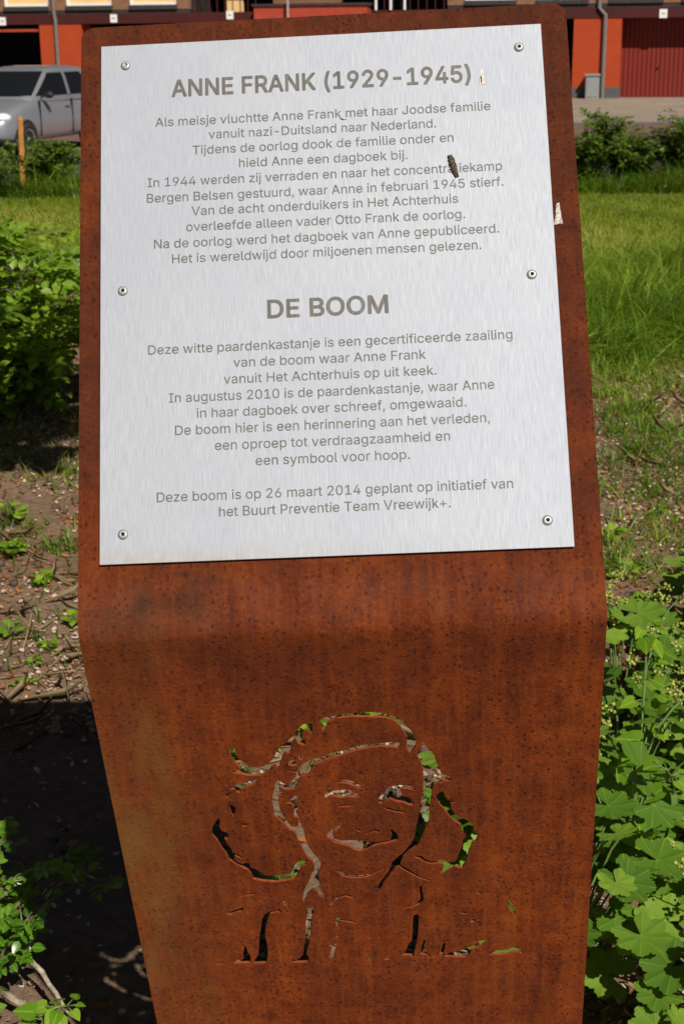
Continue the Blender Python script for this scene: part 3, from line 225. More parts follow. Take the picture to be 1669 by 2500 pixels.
HOLES = [[[-1346,1787],[-1320,1768],[-1296,1806],[-1297,1873],[-1270,1941],[-1238,1993],[-1183,2064],[-1125,2101],[-1039,2104],[-976,2082],[-910,2025],[-869,1977],[-839,1911],[-816,1845],[-769,1797],[-703,1725],[-657,1677],[-618,1638],[-580,1607],[-576,1557],[-529,1494],[-478,1444],[-417,1429],[-376,1444],[-373,1534],[-369,1583],[-404,1598],[-436,1539],[-473,1546],[-500,1586],[-510,1651],[-472,1711],[-466,1769],[-507,1775],[-565,1739],[-590,1672],[-618,1720],[-644,1819],[-667,1885],[-715,1883],[-757,1948],[-789,2048],[-813,2115],[-833,2131],[-853,2079],[-893,2111],[-921,2161],[-988,2218],[-1051,2241],[-1175,2239],[-1271,2210],[-1361,2184],[-1358,2155],[-1302,2147],[-1270,2137],[-1284,2093],[-1336,1989],[-1363,1870]],[[-1414,2415],[-1362,2382],[-1286,2368],[-1208,2337],[-1132,2311],[-1085,2313],[-1089,2357],[-1139,2392],[-1216,2424],[-1282,2464],[-1306,2516],[-1355,2505],[-1363,2461],[-1412,2450]],[[-1476,2534],[-1448,2504],[-1404,2499],[-1406,2523],[-1448,2562],[-1460,2597],[-1482,2590]],[[-1453,2721],[-1424,2704],[-1414,2731],[-1378,2760],[-1392,2822],[-1411,2893],[-1431,2904],[-1445,2855],[-1453,2783]],[[-1336,3037],[-1247,3035],[-1243,3059],[-1291,3097],[-1329,3092]],[[-563,1932],[-535,1921],[-502,1968],[-501,1999],[-536,2012],[-572,1999]],[[-695,2018],[-621,2008],[-587,2049],[-582,2095],[-634,2103],[-695,2095]],[[610,1785],[509,1769],[388,1784],[266,1795],[169,1798],[127,1805],[16,1858],[-71,1887],[-182,1916],[-270,1962],[-320,1982],[-419,1997],[-470,2037],[-547,2085],[-575,2126],[-597,2185],[-724,2148],[-719,2174],[-612,2218],[-622,2278],[-677,2344],[-730,2394],[-779,2383],[-824,2329],[-855,2333],[-887,2421],[-918,2577],[-935,2700],[-934,2842],[-929,2932],[-865,3007],[-809,3100],[-764,3175],[-715,3205],[-693,3252],[-682,3363],[-646,3476],[-615,3589],[-582,3666],[-535,3736],[-502,3832],[-514,3908],[-550,3963],[-576,4058],[-599,4115],[-645,4210],[-672,4307],[-690,4385],[-700,4463],[-677,4484],[-648,4436],[-629,4358],[-585,4291],[-543,4254],[-506,4295],[-498,4364],[-448,4415],[-395,4516],[-399,4477],[-431,4357],[-464,4257],[-465,4160],[-465,4063],[-450,3930],[-425,3835],[-426,3759],[-454,3683],[-512,3586],[-550,3491],[-576,3397],[-589,3304],[-599,3176],[-613,3102],[-632,3018],[-652,2945],[-635,2767],[-628,2608],[-657,2586],[-692,2632],[-739,2682],[-785,2707],[-706,2737],[-678,2783],[-694,2943],[-672,2962],[-652,3035],[-651,3108],[-690,3124],[-747,3112],[-778,3029],[-832,2901],[-856,2810],[-863,2668],[-850,2580],[-806,2574],[-807,2512],[-809,2460],[-774,2479],[-712,2490],[-656,2484],[-620,2416],[-602,2330],[-549,2281],[-459,2234],[-436,2166],[-401,2100],[-325,2061],[-249,2022],[-174,1992],[-50,1955],[74,1902],[116,1891],[178,1869],[288,1849],[410,1834],[470,1850],[554,1858],[578,1870],[604,1877]],[[-306,1391],[-276,1384],[-232,1354],[-184,1340],[-76,1329],[-15,1311],[69,1303],[186,1291],[324,1291],[430,1312],[524,1349],[594,1384],[652,1443],[685,1518],[743,1586],[788,1703],[804,1786],[796,1852],[758,1909],[739,1950],[703,1923],[677,1863],[695,1798],[698,1699],[658,1615],[625,1531],[568,1448],[510,1404],[439,1385],[332,1380],[261,1369],[166,1364],[78,1352],[-78,1369],[-152,1406],[-201,1428],[-217,1492],[-238,1549],[-273,1522],[-286,1440]],[[884,1798],[899,1840],[940,1892],[1005,1996],[1021,2097],[1056,2201],[1085,2313],[1139,2333],[1188,2378],[1200,2422],[1175,2438],[1089,2425],[1088,2503],[1073,2502],[1070,2450],[1039,2466],[989,2490],[975,2576],[960,2698],[939,2839],[921,3106],[876,3219],[816,3400],[765,3536],[666,3625],[592,3715],[565,3785],[555,3855],[610,3905],[689,3980],[784,4068],[880,4121],[936,4155],[911,4168],[782,4109],[687,4033],[592,3952],[538,3890],[488,3924],[428,4017],[376,4110],[323,4205],[287,4301],[226,4384],[217,4322],[265,4227],[310,4132],[362,4038],[405,3968],[441,3874],[452,3803],[502,3735],[569,3667],[636,3577],[703,3464],[746,3351],[772,3154],[789,3082],[820,2851],[835,2745],[864,2571],[874,2398],[874,2227],[839,2089],[810,2020],[815,1953],[856,1880]],[[1111,2603],[1116,2670],[1146,2733],[1183,2766],[1260,2775],[1263,2797],[1189,2800],[1188,2885],[1218,2958],[1292,3051],[1367,3090],[1430,3147],[1455,3221],[1461,3294],[1505,3333],[1511,3388],[1485,3479],[1441,3495],[1415,3624],[1410,3589],[1385,3728],[1352,3879],[1319,3949],[1247,3934],[1223,3921],[1174,3966],[1076,4058],[1036,4008],[1061,3961],[1086,3939],[1087,3867],[1031,3848],[950,3861],[854,3826],[791,3760],[720,3726],[761,3695],[825,3709],[863,3770],[951,3816],[1048,3790],[1096,3809],[1144,3830],[1224,3826],[1257,3769],[1274,3676],[1315,3561],[1324,3446],[1364,3390],[1356,3332],[1332,3377],[1317,3308],[1310,3196],[1279,3159],[1216,3102],[1155,3009],[1106,2900],[1045,2808],[1016,2718],[1023,2657],[1067,2607]],[[-244,2387],[-136,2386],[-118,2384],[-67,2355],[-18,2361],[43,2381],[90,2431],[155,2483],[154,2511],[99,2505],[27,2449],[-33,2417],[-119,2404],[-137,2404]],[[-309,2596],[-282,2562],[-206,2531],[-106,2518],[-7,2523],[40,2568],[107,2610],[124,2634],[104,2656],[42,2653],[-1,2646],[-88,2654],[-175,2638],[-236,2622],[-289,2668],[-309,2640]],[[-159,2780],[-77,2771],[4,2771],[12,2800],[-91,2809],[-154,2810]],[[326,2704],[353,2644],[404,2603],[432,2534],[470,2492],[582,2471],[681,2484],[754,2514],[790,2576],[753,2570],[679,2537],[618,2525],[598,2559],[608,2638],[675,2676],[724,2714],[754,2759],[746,2812],[696,2819],[622,2771],[536,2749],[475,2702],[425,2727],[373,2777],[329,2766]],[[377,2831],[433,2842],[519,2882],[618,2906],[649,2932],[630,2946],[530,2927],[431,2890]],[[27,3200],[78,3197],[104,3229],[88,3245],[38,3224]],[[152,3286],[203,3237],[267,3213],[317,3221],[326,3261],[302,3275],[265,3253],[213,3278],[168,3309]],[[-326,3287],[-298,3242],[-244,3190],[-178,3138],[-127,3122],[-115,3150],[-155,3185],[-233,3218],[-249,3272],[-241,3355],[-128,3388],[-1,3384],[106,3407],[220,3431],[347,3424],[450,3405],[466,3322],[444,3221],[482,3228],[530,3289],[547,3363],[526,3426],[436,3454],[333,3468],[229,3515],[162,3568],[72,3592],[-4,3560],[-90,3482],[-190,3444],[-245,3410],[-280,3362],[-322,3324]],[[-268,3909],[-217,3923],[-124,4004],[-27,4023],[103,4024],[202,3990],[286,3915],[368,3885],[367,3918],[301,3956],[200,4038],[84,4078],[-62,4072],[-174,4031]],[[-1611,2928],[-1586,2975],[-1612,3064],[-1590,3156],[-1541,3177],[-1517,3224],[-1534,3306],[-1566,3297],[-1538,3409],[-1505,3467],[-1493,3542],[-1457,3562],[-1403,3602],[-1384,3656],[-1419,3643],[-1473,3599],[-1486,3665],[-1452,3719],[-1391,3750],[-1337,3728],[-1307,3758],[-1299,3815],[-1231,3856],[-1173,3936],[-1124,3976],[-1020,3981],[-915,3966],[-823,3951],[-792,3895],[-760,3811],[-703,3738],[-650,3715],[-596,3780],[-617,3808],[-664,3825],[-689,3900],[-727,3984],[-765,4050],[-885,4083],[-1018,4106],[-1159,4081],[-1286,4036],[-1304,3939],[-1337,3871],[-1409,3810],[-1481,3750],[-1551,3671],[-1568,3576],[-1621,3462],[-1659,3330],[-1717,3217],[-1697,3089]],[[-1486,4342],[-1389,4297],[-1291,4305],[-1293,4330],[-1393,4336],[-1475,4364]],[[-1686,4689],[-1648,4641],[-1550,4595],[-1488,4572],[-1459,4549],[-1459,4589],[-1481,4648],[-1543,4659],[-1626,4696]],[[-959,4452],[-914,4464],[-882,4525],[-893,4564],[-947,4542]],[[-992,4609],[-979,4650],[-1000,4709],[-1023,4668],[-1078,4686],[-1125,4694],[-1158,4763],[-1188,4883],[-1210,4984],[-1227,5107],[-1216,5294],[-1222,5503],[-1253,5650],[-1275,5671],[-1419,5669],[-1405,5591],[-1349,5498],[-1320,5289],[-1291,5063],[-1258,4921],[-1241,4800],[-1199,4701],[-1142,4653],[-1074,4636],[-1025,4608]],[[-1508,5291],[-1486,5345],[-1480,5429],[-1453,5514],[-1458,5642],[-1487,5657],[-1679,5657],[-1673,5590],[-1590,5589],[-1547,5563],[-1547,5489],[-1550,5447],[-1617,5433],[-1645,5375],[-1612,5381],[-1576,5435],[-1534,5422]],[[-1939,5633],[-1815,5632],[-1811,5665],[-1935,5668]],[[-658,4594],[-619,4606],[-579,4604],[-521,4630],[-569,4648],[-581,4728],[-616,4847],[-637,4968],[-650,5153],[-673,5297],[-708,5420],[-721,5504],[-692,5579],[-712,5674],[-829,5679],[-938,5668],[-935,5632],[-866,5625],[-808,5574],[-762,5502],[-735,5315],[-703,5150],[-702,5027],[-674,4825],[-646,4705]],[[-307,4821],[-246,4807],[-241,4836],[-142,4854],[-24,4900],[-32,4934],[-144,4903],[-243,4872],[-268,4924],[-276,4980],[-309,4973]],[[-318,5136],[-281,5144],[-287,5189],[-321,5192]],[[-420,5314],[-322,5322],[-326,5395],[-354,5520],[-381,5646],[-406,5602],[-434,5601],[-406,5476],[-379,5376],[-419,5364]],[[-358,4558],[-308,4500],[-278,4442],[-210,4396],[-129,4370],[-46,4409],[-42,4469],[-80,4439],[-158,4412],[-225,4441],[-296,4525],[-325,4573]],[[779,4249],[808,4256],[812,4373],[828,4472],[813,4545],[778,4605],[670,4655],[561,4683],[554,4663],[671,4613],[747,4562],[789,4495],[784,4372]],[[691,4801],[757,4787],[753,4968],[739,5172],[719,5326],[689,5481],[668,5638],[644,5598],[525,5585],[570,5502],[608,5373],[652,5297],[674,5092],[679,4914]],[[812,5291],[841,5293],[810,5408],[816,5513],[865,5568],[902,5622],[889,5648],[831,5593],[755,5576],[769,5485],[785,5381]],[[1055,5367],[1092,5369],[1079,5446],[1060,5576],[1059,5650],[993,5573],[1036,5496]],[[1068,5643],[1094,5591],[1145,5559],[1273,5520],[1392,5460],[1476,5411],[1519,5348],[1594,5326],[1653,5302],[1662,5329],[1603,5378],[1561,5428],[1476,5490],[1425,5513],[1382,5630],[1340,5662]],[[1637,5633],[1747,5541],[1882,5533],[1949,5489],[2017,5513],[2085,5568],[2086,5608],[1984,5582],[1900,5618],[1764,5639]],[[1873,4580],[1914,4581],[1940,4669],[1974,4745],[1992,4859],[1950,4819],[1899,4742],[1890,4667]],[[1479,4402],[1529,4385],[1569,4406],[1537,4449],[1487,4442]],[[1283,4770],[1330,4754],[1366,4781],[1354,4813],[1288,4810]],[[1403,4946],[1445,4910],[1478,4919],[1458,4974],[1411,4972]],[[63,5638],[98,5619],[139,5647],[112,5672],[70,5671]],[[285,5635],[337,5611],[386,5647],[351,5672],[287,5669]]]
# ------------------------------------------------------------------ ground, road and pavement
def smooth_noise(x, y, seed=0):
    r = np.random.RandomState(seed); o = 0
    for k, (f, a) in enumerate(((.9, 1), (2.1, .6), (4.7, .4), (11, .22), (23, .12))):
        for j in range(3):
            th = r.rand() * 6.28; ph = r.rand() * 6.28
            o = o + a * np.sin((x * math.cos(th) + y * math.sin(th)) * f + ph) / 3
    return o
def ground_z(x, y):
    fade = np.clip((9.5 - y) / 2.0, 0, 1) * np.clip((5 - abs(x)) / 1.0, 0, 1)
    return 0.016 * smooth_noise(x, y, 3) * fade
def m_soil():
    t = NT('soil'); o = t.obj()
    a = t.noise(o, 3.0, 6, .6); b = t.noise(o, 45, 5, .7); c = t.noise(o, 300, 3, .7)
    base = t.ramp(b, [(.25, (.15, .088, .054)), (.5, (.285, .18, .115)), (.75, (.40, .275, .18))])
    base = t.mix(t.ramp(a, [(.4, 0.0), (.65, .55)]), base, (.19, .115, .072))
    base = t.mix(t.ramp(c, [(.60, 0.0), (.70, .6)]), base, (.42, .31, .22))
    t.set(base, .95, 0, .15); t.bump(t.math('ADD', b, t.math('MULTIPLY', c, .5)), .9, .012)
    return t.m
xs = np.concatenate([[-900, -300, -120, -60, -30, -15, -9], np.arange(-6, 6.001, .05), [9, 15, 30, 60, 120, 300, 900]])
ys = np.concatenate([[-600, -150, -40, -12, -4], np.arange(-1, 10.001, .05), [11, 13, 16, 20, 30, 60, 150, 400, 1200]])
X, Y = np.meshgrid(xs, ys); nx, ny = len(xs), len(ys)
V = np.stack([X, Y, ground_z(X, Y)], -1).reshape(-1, 3)
I = np.arange(nx * ny).reshape(ny, nx)
F = np.stack([I[:-1, :-1], I[:-1, 1:], I[1:, 1:], I[1:, :-1]], -1).reshape(-1)
g = link('ground', np_mesh('ground', V, np.full((nx - 1) * (ny - 1), 4), F, True), None, m_soil()); tag(g, kind='structure')

def sheet(name, x0, x1, y0, y1, z, mat):
    m = MB(); m.add([(x0, y0, z), (x1, y0, z), (x1, y1, z), (x0, y1, z)], [(0, 1, 2, 3)])
    o = m.build(name, mat); return tag(o, kind='structure')
def m_turf():
    t = NT('turf'); o = t.obj(); a = t.noise(o, 1.1, 5, .6); b = t.noise(o, 40, 4, .7)
    c = t.mix(t.ramp(a, [(.38, 0.0), (.62, 1.0)]), (.12, .16, .018), (.24, .22, .045))
    t.set(t.mix(t.ramp(b, [(.3, .7), (.7, 0.0)]), c, (.03, .035, .01)), .95, 0, .1); t.bump(b, .8, .02); return t.m
def m_asphalt():
    t = NT('asphalt'); o = t.obj(); b = t.noise(o, 60, 4, .7)
    return t.set(t.ramp(b, [(.3, (.035, .034, .033)), (.7, (.075, .072, .07))]), .9, 0, .2)
def m_paving(name, c1, c2, mort, sx, sy):
    t = NT(name); o = t.obj(); br = t.n('ShaderNodeTexBrick'); t.l(o, br.inputs['Vector'])
    br.inputs['Scale'].default_value = 1; br.inputs['Brick Width'].default_value = sx; br.inputs['Row Height'].default_value = sy
    br.inputs['Mortar Size'].default_value = .012; br.inputs['Color1'].default_value = (*c1, 1); br.inputs['Color2'].default_value = (*c2, 1); br.inputs['Mortar'].default_value = (*mort, 1)
    f = t.noise(o, .7, 5, .65); f2 = t.noise(t.scaled(o, .25, 1.2, 1), 1.0, 4, .6)
    c = t.mix(t.ramp(f, [(.35, 0.0), (.7, .5)]), br.outputs['Color'], tuple(x * .62 for x in c1))
    c = t.mix(t.ramp(f2, [(.5, 0.0), (.75, .4)]), c, tuple(min(1, x * 1.35) for x in c2))
    return t.set(c, .9, 0, .2)
sheet('lawn', -30, 30, 9.6, 16.6, .006, m_turf())
sheet('road', -60, 60, 17.6, 22.1, .004, m_asphalt())
sheet('parking_strip', -60, 60, 22.1, 29.0, .008, m_paving('red_brick_paving', (.20, .105, .085), (.24, .13, .105), (.12, .09, .08), .21, .105))
sheet('pavement', -60, 60, 29.0, 60.0, .012, m_paving('grey_paving', (.31, .245, .185), (.36, .29, .225), (.17, .14, .12), .6, .3))
kb = MB(); kb.box((-60, 17.45, -.05), (60, 17.6, .05)); kb.box((-60, 28.93, -.05), (60, 29.0, .05))
tag(kb.build('kerb', plain('kerb_concrete', (.12, .115, .105), .9), bevel=.01), kind='structure')

# ------------------------------------------------------------------ the memorial sign
PX = Vector((0.9987644318977937, -0.027480693003524348, 0.04140556832025581))
PY = Vector((-0.02236576905950015, 0.4954699200173843, 0.8683371066195108))
PZ = Vector((-0.04437771907449086, -0.868190284367438, 0.4942431063552962))
PO = Vector((-0.014423161896543694, 1.6768770787600475, 1.332910123908696))
PM = Matrix((( PX.x, PY.x, PZ.x, PO.x), (PX.y, PY.y, PZ.y, PO.y), (PX.z, PY.z, PZ.z, PO.z), (0, 0, 0, 1)))
ANG, VF, ZF, TH, RAD = 0.8189617712197648, -0.38834591576076616, -0.0052, 0.0036, 0.030
PW, PH = 0.52, 0.6254339691952666
XL, XR, YT = -PW / 2 - 0.025, PW / 2 + 0.031, PH / 2 + 0.0282
sign = empty('information_sign', (0.044, 1.793, 0.0), 0, 'rusty steel memorial sign with silver text plate and cut out portrait of a girl', 'sign')
def on_sign(o, parent=None, extra=None):
    o.parent = parent if parent is not None else sign
    base = Matrix.Identity(4) if parent is not None else Matrix.Translation(sign.location).inverted() @ PM
    o.matrix_basis = base @ (extra if extra is not None else Matrix.Identity(4))
    return o

def m_rust():
    t = NT('rusted_steel'); o = t.obj()
    sep = t.n('ShaderNodeSeparateXYZ'); t.l(o, sep.inputs[0]); x, y, z = sep.outputs
    big = t.noise(o, 5, 4, .6); mid = t.noise(o, 38, 5, .65); fine = t.noise(o, 210, 4, .75); grain = t.noise(o, 620, 2, .6)
    drip = t.noise(t.scaled(o, 110, 8, 8), 1.0, 4, .65)
    low = t.ramp(y, [(0, 0.0)]) if False else None
    c = t.ramp(mid, [(.22, (.056, .0098, .0022)), (.45, (.138, .0228, .0028)), (.62, (.20, .0375, .0040)), (.8, (.27, .058, .006))])
    c = t.mix(t.ramp(drip, [(.45, 0.0), (.68, .7)]), c, (.25, .050, .0045))
    c = t.mix(t.math('MULTIPLY', t.ramp(fine, [(.33, .75), (.47, 0.0)]), t.ramp(t.noise(o, 17, 4, .6), [(.38, .25), (.62, 1.0)])), c, (.026, .0065, .0042))
    c = t.mix(t.ramp(fine, [(.56, 0.0), (.72, .7)]), c, (.30, .095, .024))
    c = t.mix(t.ramp(big, [(.35, .40), (.60, 0.0)]), c, (.055, .011, .004))
    wide = t.noise(t.scaled(o, 24, 1.6, 1.6), 1.0, 4, .6)
    c = t.mix(t.ramp(wide, [(.40, .26), (.54, 0.0)]), c, (.070, .0125, .0034))
    c = t.mix(t.ramp(wide, [(.56, 0.0), (.72, .28)]), c, (.26, .060, .0075))
    # dark round corrosion pits, clustered
    vo = t.n('ShaderNodeTexVoronoi'); vo.inputs['Scale'].default_value = 140; vo.inputs['Randomness'].default_value = 1
    t.l(t.mix(.018, t.scaled(o, 1, .8, .8), t.n('ShaderNodeTexNoise', Scale=60.0).outputs['Color']) if False else t.scaled(o, 1, .8, .8), vo.inputs['Vector'])
    wob = t.math('ADD', vo.outputs['Distance'], t.math('MULTIPLY', t.math('SUBTRACT', t.noise(o, 420, 4, .8), .5), .75))
    pit = t.ramp(wob, [(.15, 1.0), (.27, 0.0)])
    sc = t.n('ShaderNodeSeparateColor'); t.l(vo.outputs['Color'], sc.inputs[0])
    pit = t.math('MULTIPLY', pit, t.ramp(sc.outputs[0], [(.25, 0.0), (.33, 1.0)]))
    pit = t.math('MULTIPLY', pit, t.ramp(t.noise(o, 9, 3), [(.34, .25), (.56, 1.0)]))
    c = t.mix(t.math('MULTIPLY', pit, .62), c, (.020, .0075, .0075))
    # olive algae stain down the left of the leaning part
    a = t.ramp(t.noise(t.scaled(o, 10, 3.2, 3.2), 1.0, 5, .62), [(.50, 0.0), (.64, 1.0)])
    mx = t.n('ShaderNodeMapRange'); mx.inputs[1].default_value = -.13; mx.inputs[2].default_value = -.24; t.l(x, mx.inputs[0])
    my = t.n('ShaderNodeMapRange'); my.inputs[1].default_value = -.32; my.inputs[2].default_value = -.40; t.l(y, my.inputs[0])
    st = t.math('MULTIPLY', a, t.math('MULTIPLY', mx.outputs[0], my.outputs[0]))
    c = t.mix(t.math('MULTIPLY', st, .8), c, (.165, .088, .018))
    # light brown bloom along the left edge, lower part
    c = t.mix(t.math('MULTIPLY', t.math('MULTIPLY', mx.outputs[0], my.outputs[0]), .30), c, (.15, .05, .014))
    wx = t.n('ShaderNodeMapRange'); wx.inputs[1].default_value = -.36; wx.inputs[2].default_value = -.22; t.l(y, wx.inputs[0])
    c = t.mix(t.math('MULTIPLY', wx.outputs[0], t.ramp(t.noise(o, 14, 5, .7), [(.30, .15), (.62, .80)])), c, (.060, .0145, .0050))   # darker brown over the upper sheet, mottled
    # violet sheen painted in just above the bend, and a damp dark patch under the plate's left corner
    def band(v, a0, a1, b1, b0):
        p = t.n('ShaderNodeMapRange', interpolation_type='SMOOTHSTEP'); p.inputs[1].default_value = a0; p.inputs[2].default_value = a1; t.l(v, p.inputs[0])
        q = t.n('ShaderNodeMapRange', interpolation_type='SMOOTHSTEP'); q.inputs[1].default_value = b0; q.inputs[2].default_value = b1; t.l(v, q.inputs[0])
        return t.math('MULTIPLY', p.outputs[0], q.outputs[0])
    bend_sheen = t.math('MULTIPLY', band(y, -.405, -.375, -.345, -.325), t.ramp(t.noise(t.scaled(o, 26, 12, 12), 1.0, 5, .7), [(.40, 0.0), (.68, 1.0)]))
    c = t.mix(t.math('MULTIPLY', bend_sheen, .30), c, (.15, .058, .045))
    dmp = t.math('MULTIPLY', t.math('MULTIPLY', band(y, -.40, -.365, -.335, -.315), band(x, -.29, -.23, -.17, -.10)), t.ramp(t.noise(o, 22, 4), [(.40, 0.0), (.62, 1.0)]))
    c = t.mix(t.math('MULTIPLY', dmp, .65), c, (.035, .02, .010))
    bend_shade = t.math('MULTIPLY', band(y, -.47, -.415, -.408, -.392), t.ramp(t.noise(t.scaled(o, 30, 4, 4), 1.0, 4, .6), [(.30, .35), (.6, .9)]))
    c = t.mix(t.math('MULTIPLY', bend_shade, .42), c, (.052, .0105, .0035))  # shade under the bend painted as a darker band
    # crusty lighter speckle round the cut out portrait
    spk = t.math('MULTIPLY', t.ramp(t.noise(o, 330, 3, .8), [(.60, 0.0), (.70, 1.0)]), t.ramp(t.noise(o, 13, 4), [(.48, 0.0), (.62, 1.0)]))
    low = t.n('ShaderNodeMapRange'); low.inputs[1].default_value = -.48; low.inputs[2].default_value = -.56; t.l(y, low.inputs[0])
    c = t.mix(t.math('MULTIPLY', t.math('MULTIPLY', spk, low.outputs[0]), .65), c, (.30, .13, .06))
    t.set(c, t.ramp(fine, [(.3, .92), (.7, .75)]), 0, .20); t.b.inputs['Diffuse Roughness'].default_value = .5
    h = t.math('SUBTRACT', t.math('ADD', t.math('MULTIPLY', fine, .8), t.math('MULTIPLY', grain, .5)), t.math('MULTIPLY', pit, .8))
    t.bump(h, .8, .002)
    return t.m
RUST = m_rust(); EDGE = plain('sunlit_edge_rust', (.22, .053, .017), .9, 0, .1, .3, 120)  # brighter rust for the rims, sunlight on them put into the colour

def sheet_panel():
    V = []; F = []
    def add(vs, fs):
        o = len(V); V.extend(vs); F.extend([tuple(i + o for i in f) for f in fs])
    # upper flat part, rounded top corners
    tl = RAD * math.tan(ANG / 2); y0 = VF + tl; r = .016
    out = [(XL, y0), (XR, y0), (XR, YT - r)]
    out += [(XR - r + r * math.cos(a), YT - r + r * math.sin(a)) for a in np.linspace(0, math.pi / 2, 9)[1:]]
    out += [(XL + r - r * math.sin(a), YT - r + r * math.cos(a)) for a in np.linspace(0, math.pi / 2, 9)]
    n = len(out)
    add([(x, y, ZF) for x, y in out] + [(x, y, ZF - TH) for x, y in out],
        [tuple(range(n)), tuple(range(2 * n - 1, n - 1, -1))] + [(i, i + n, (i + 1) % n + n, (i + 1) % n) for i in range(1, n)])
    # the bend
    k = 28; cy, cz = y0, ZF - RAD; vs = []; fs = []; sd = []; nx = 8
    for i in range(k + 1):
        a = ANG * i / k
        for rr in (RAD, RAD - TH):
            for j in range(nx + 1):
                vs.append((XL + (XR - XL) * j / nx, cy - rr * math.sin(a), cz + rr * math.cos(a)))
    w_ = nx + 1
    for i in range(k):
        a0, b0 = i * 2 * w_, (i + 1) * 2 * w_
        for j in range(nx):
            fs.append((a0 + j, b0 + j, b0 + j + 1, a0 + j + 1)); fs.append((a0 + w_ + j, a0 + w_ + j + 1, b0 + w_ + j + 1, b0 + w_ + j))
        sd.append((a0, a0 + w_, b0 + w_, b0)); sd.append((a0 + nx, b0 + nx, b0 + w_ + nx, a0 + w_ + nx))
    nb = len(F); add(vs, fs); arc = (nb, len(F)); add(vs, sd)
    # lower leaning part with the portrait cut right through
    cu = bpy.data.curves.new('c', 'CURVE'); cu.dimensions = '2D'; cu.fill_mode = 'BOTH'; cu.extrude = TH / 2
    def spl(pts):
        s = cu.splines.new('POLY'); s.points.add(len(pts) - 1)
        for p, q in zip(s.points, pts): p.co = (q[0], q[1], 0, 1)
        s.use_cyclic_u = True
    spl([(XL, -tl), (XL, -1.10), (XR, -1.10), (XR, -tl)])
    for h in HOLES: spl([(a * 1e-4, -b * 1e-4) for a, b in h])
    oo = bpy.data.objects.new('c', cu); col.objects.link(oo)
    dg = bpy.context.evaluated_depsgraph_get(); dg.update()
    me = bpy.data.meshes.new_from_object(oo.evaluated_get(dg))
    c, s = math.cos(ANG), math.sin(ANG); vs = []
    for v in me.vertices:
        d = -v.co.y; q = v.co.z - TH / 2
        vs.append((v.co.x, VF - d * c - q * s, ZF - d * s + q * c))
    nl = len(F); add(vs, [tuple(p.vertices) for p in me.polygons])
    edge = [nl + p.index for p in me.polygons if abs(p.normal.z) < .5]
    bpy.data.objects.remove(oo); bpy.data.curves.remove(cu); bpy.data.meshes.remove(me)
    m = bpy.data.meshes.new('panel'); m.from_pydata(V, [], F)
    for i in range(*arc): m.polygons[i].use_smooth = True
    for i in edge: m.polygons[i].material_index = 1
    m.validate(); m.update()
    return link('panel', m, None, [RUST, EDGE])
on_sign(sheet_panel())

def m_brushed():
    t = NT('brushed_aluminium'); o = t.obj()
    s1 = t.noise(t.scaled(o, 1300, 34, 1), 1.0, 3, .6); s2 = t.noise(t.scaled(o, 620, 30, 1), 1.0, 3, .6); s3 = t.noise(t.scaled(o, 1500, 60, 1), 1.0, 2, .6)
    st = t.math('ADD', t.math('MULTIPLY', s1, .55), t.math('ADD', t.math('MULTIPLY', s2, .15), t.math('MULTIPLY', s3, .35)))
    blot = t.noise(t.scaled(o, 5, 3, 1), 1.0, 5, .55)
    c = t.ramp(st, [(.38, (.365, .385, .42)), (.57, (.435, .455, .49)), (.76, (.50, .52, .55))])
    c = t.mix(t.ramp(blot, [(.40, 0.0), (.66, .45)]), c, (.36, .385, .44))
    sep = t.n('ShaderNodeSeparateXYZ'); t.l(o, sep.inputs[0]); x, y, z = sep.outputs
    # brown grime along the bottom edge, thickest in the left corner
    e = t.n('ShaderNodeMapRange'); e.inputs[1].default_value = -.292; e.inputs[2].default_value = -.3125; t.l(y, e.inputs[0])
    el = t.n('ShaderNodeMapRange'); el.inputs[1].default_value = .10; el.inputs[2].default_value = -.26; el.inputs[3].default_value = .12; t.l(x, el.inputs[0])
    g = t.math('MULTIPLY', t.math('MULTIPLY', e.outputs[0], el.outputs[0]), t.ramp(t.noise(o, 70, 4, .7), [(.38, 0.0), (.6, 1.0)]))
    c = t.mix(t.math('MULTIPLY', g, .6), c, (.36, .25, .13))
    smu = t.ramp(t.noise(t.scaled(o, 34, 12, 1), 1.0, 5, .65), [(.66, 0.0), (.76, .30)])
    c = t.mix(smu, c, (.50, .43, .36))
    met = t.math('SUBTRACT', .62, t.math('MULTIPLY', g, .8), clamp=True)
    rg = t.ramp(st, [(.36, .72), (.66, .66)])
    t.set(c, rg, met, .5)
    t.bump(st, .06, .0005)
    return t.m
pl = MB(); pl.box((-PW / 2, -PH / 2, -.0028), (PW / 2, PH / 2, 0))
plate = on_sign(pl.build('plate', m_brushed(), bevel=.0004))
mt = NT('etched_lettering'); so = mt.noise(mt.scaled(mt.obj(), 560, 9, 1), 1.0, 3, .6)
LET = mt.set(mt.ramp(so, [(.35, (.092, .086, .077)), (.65, (.165, .156, .141))]), .6, .25, .3)
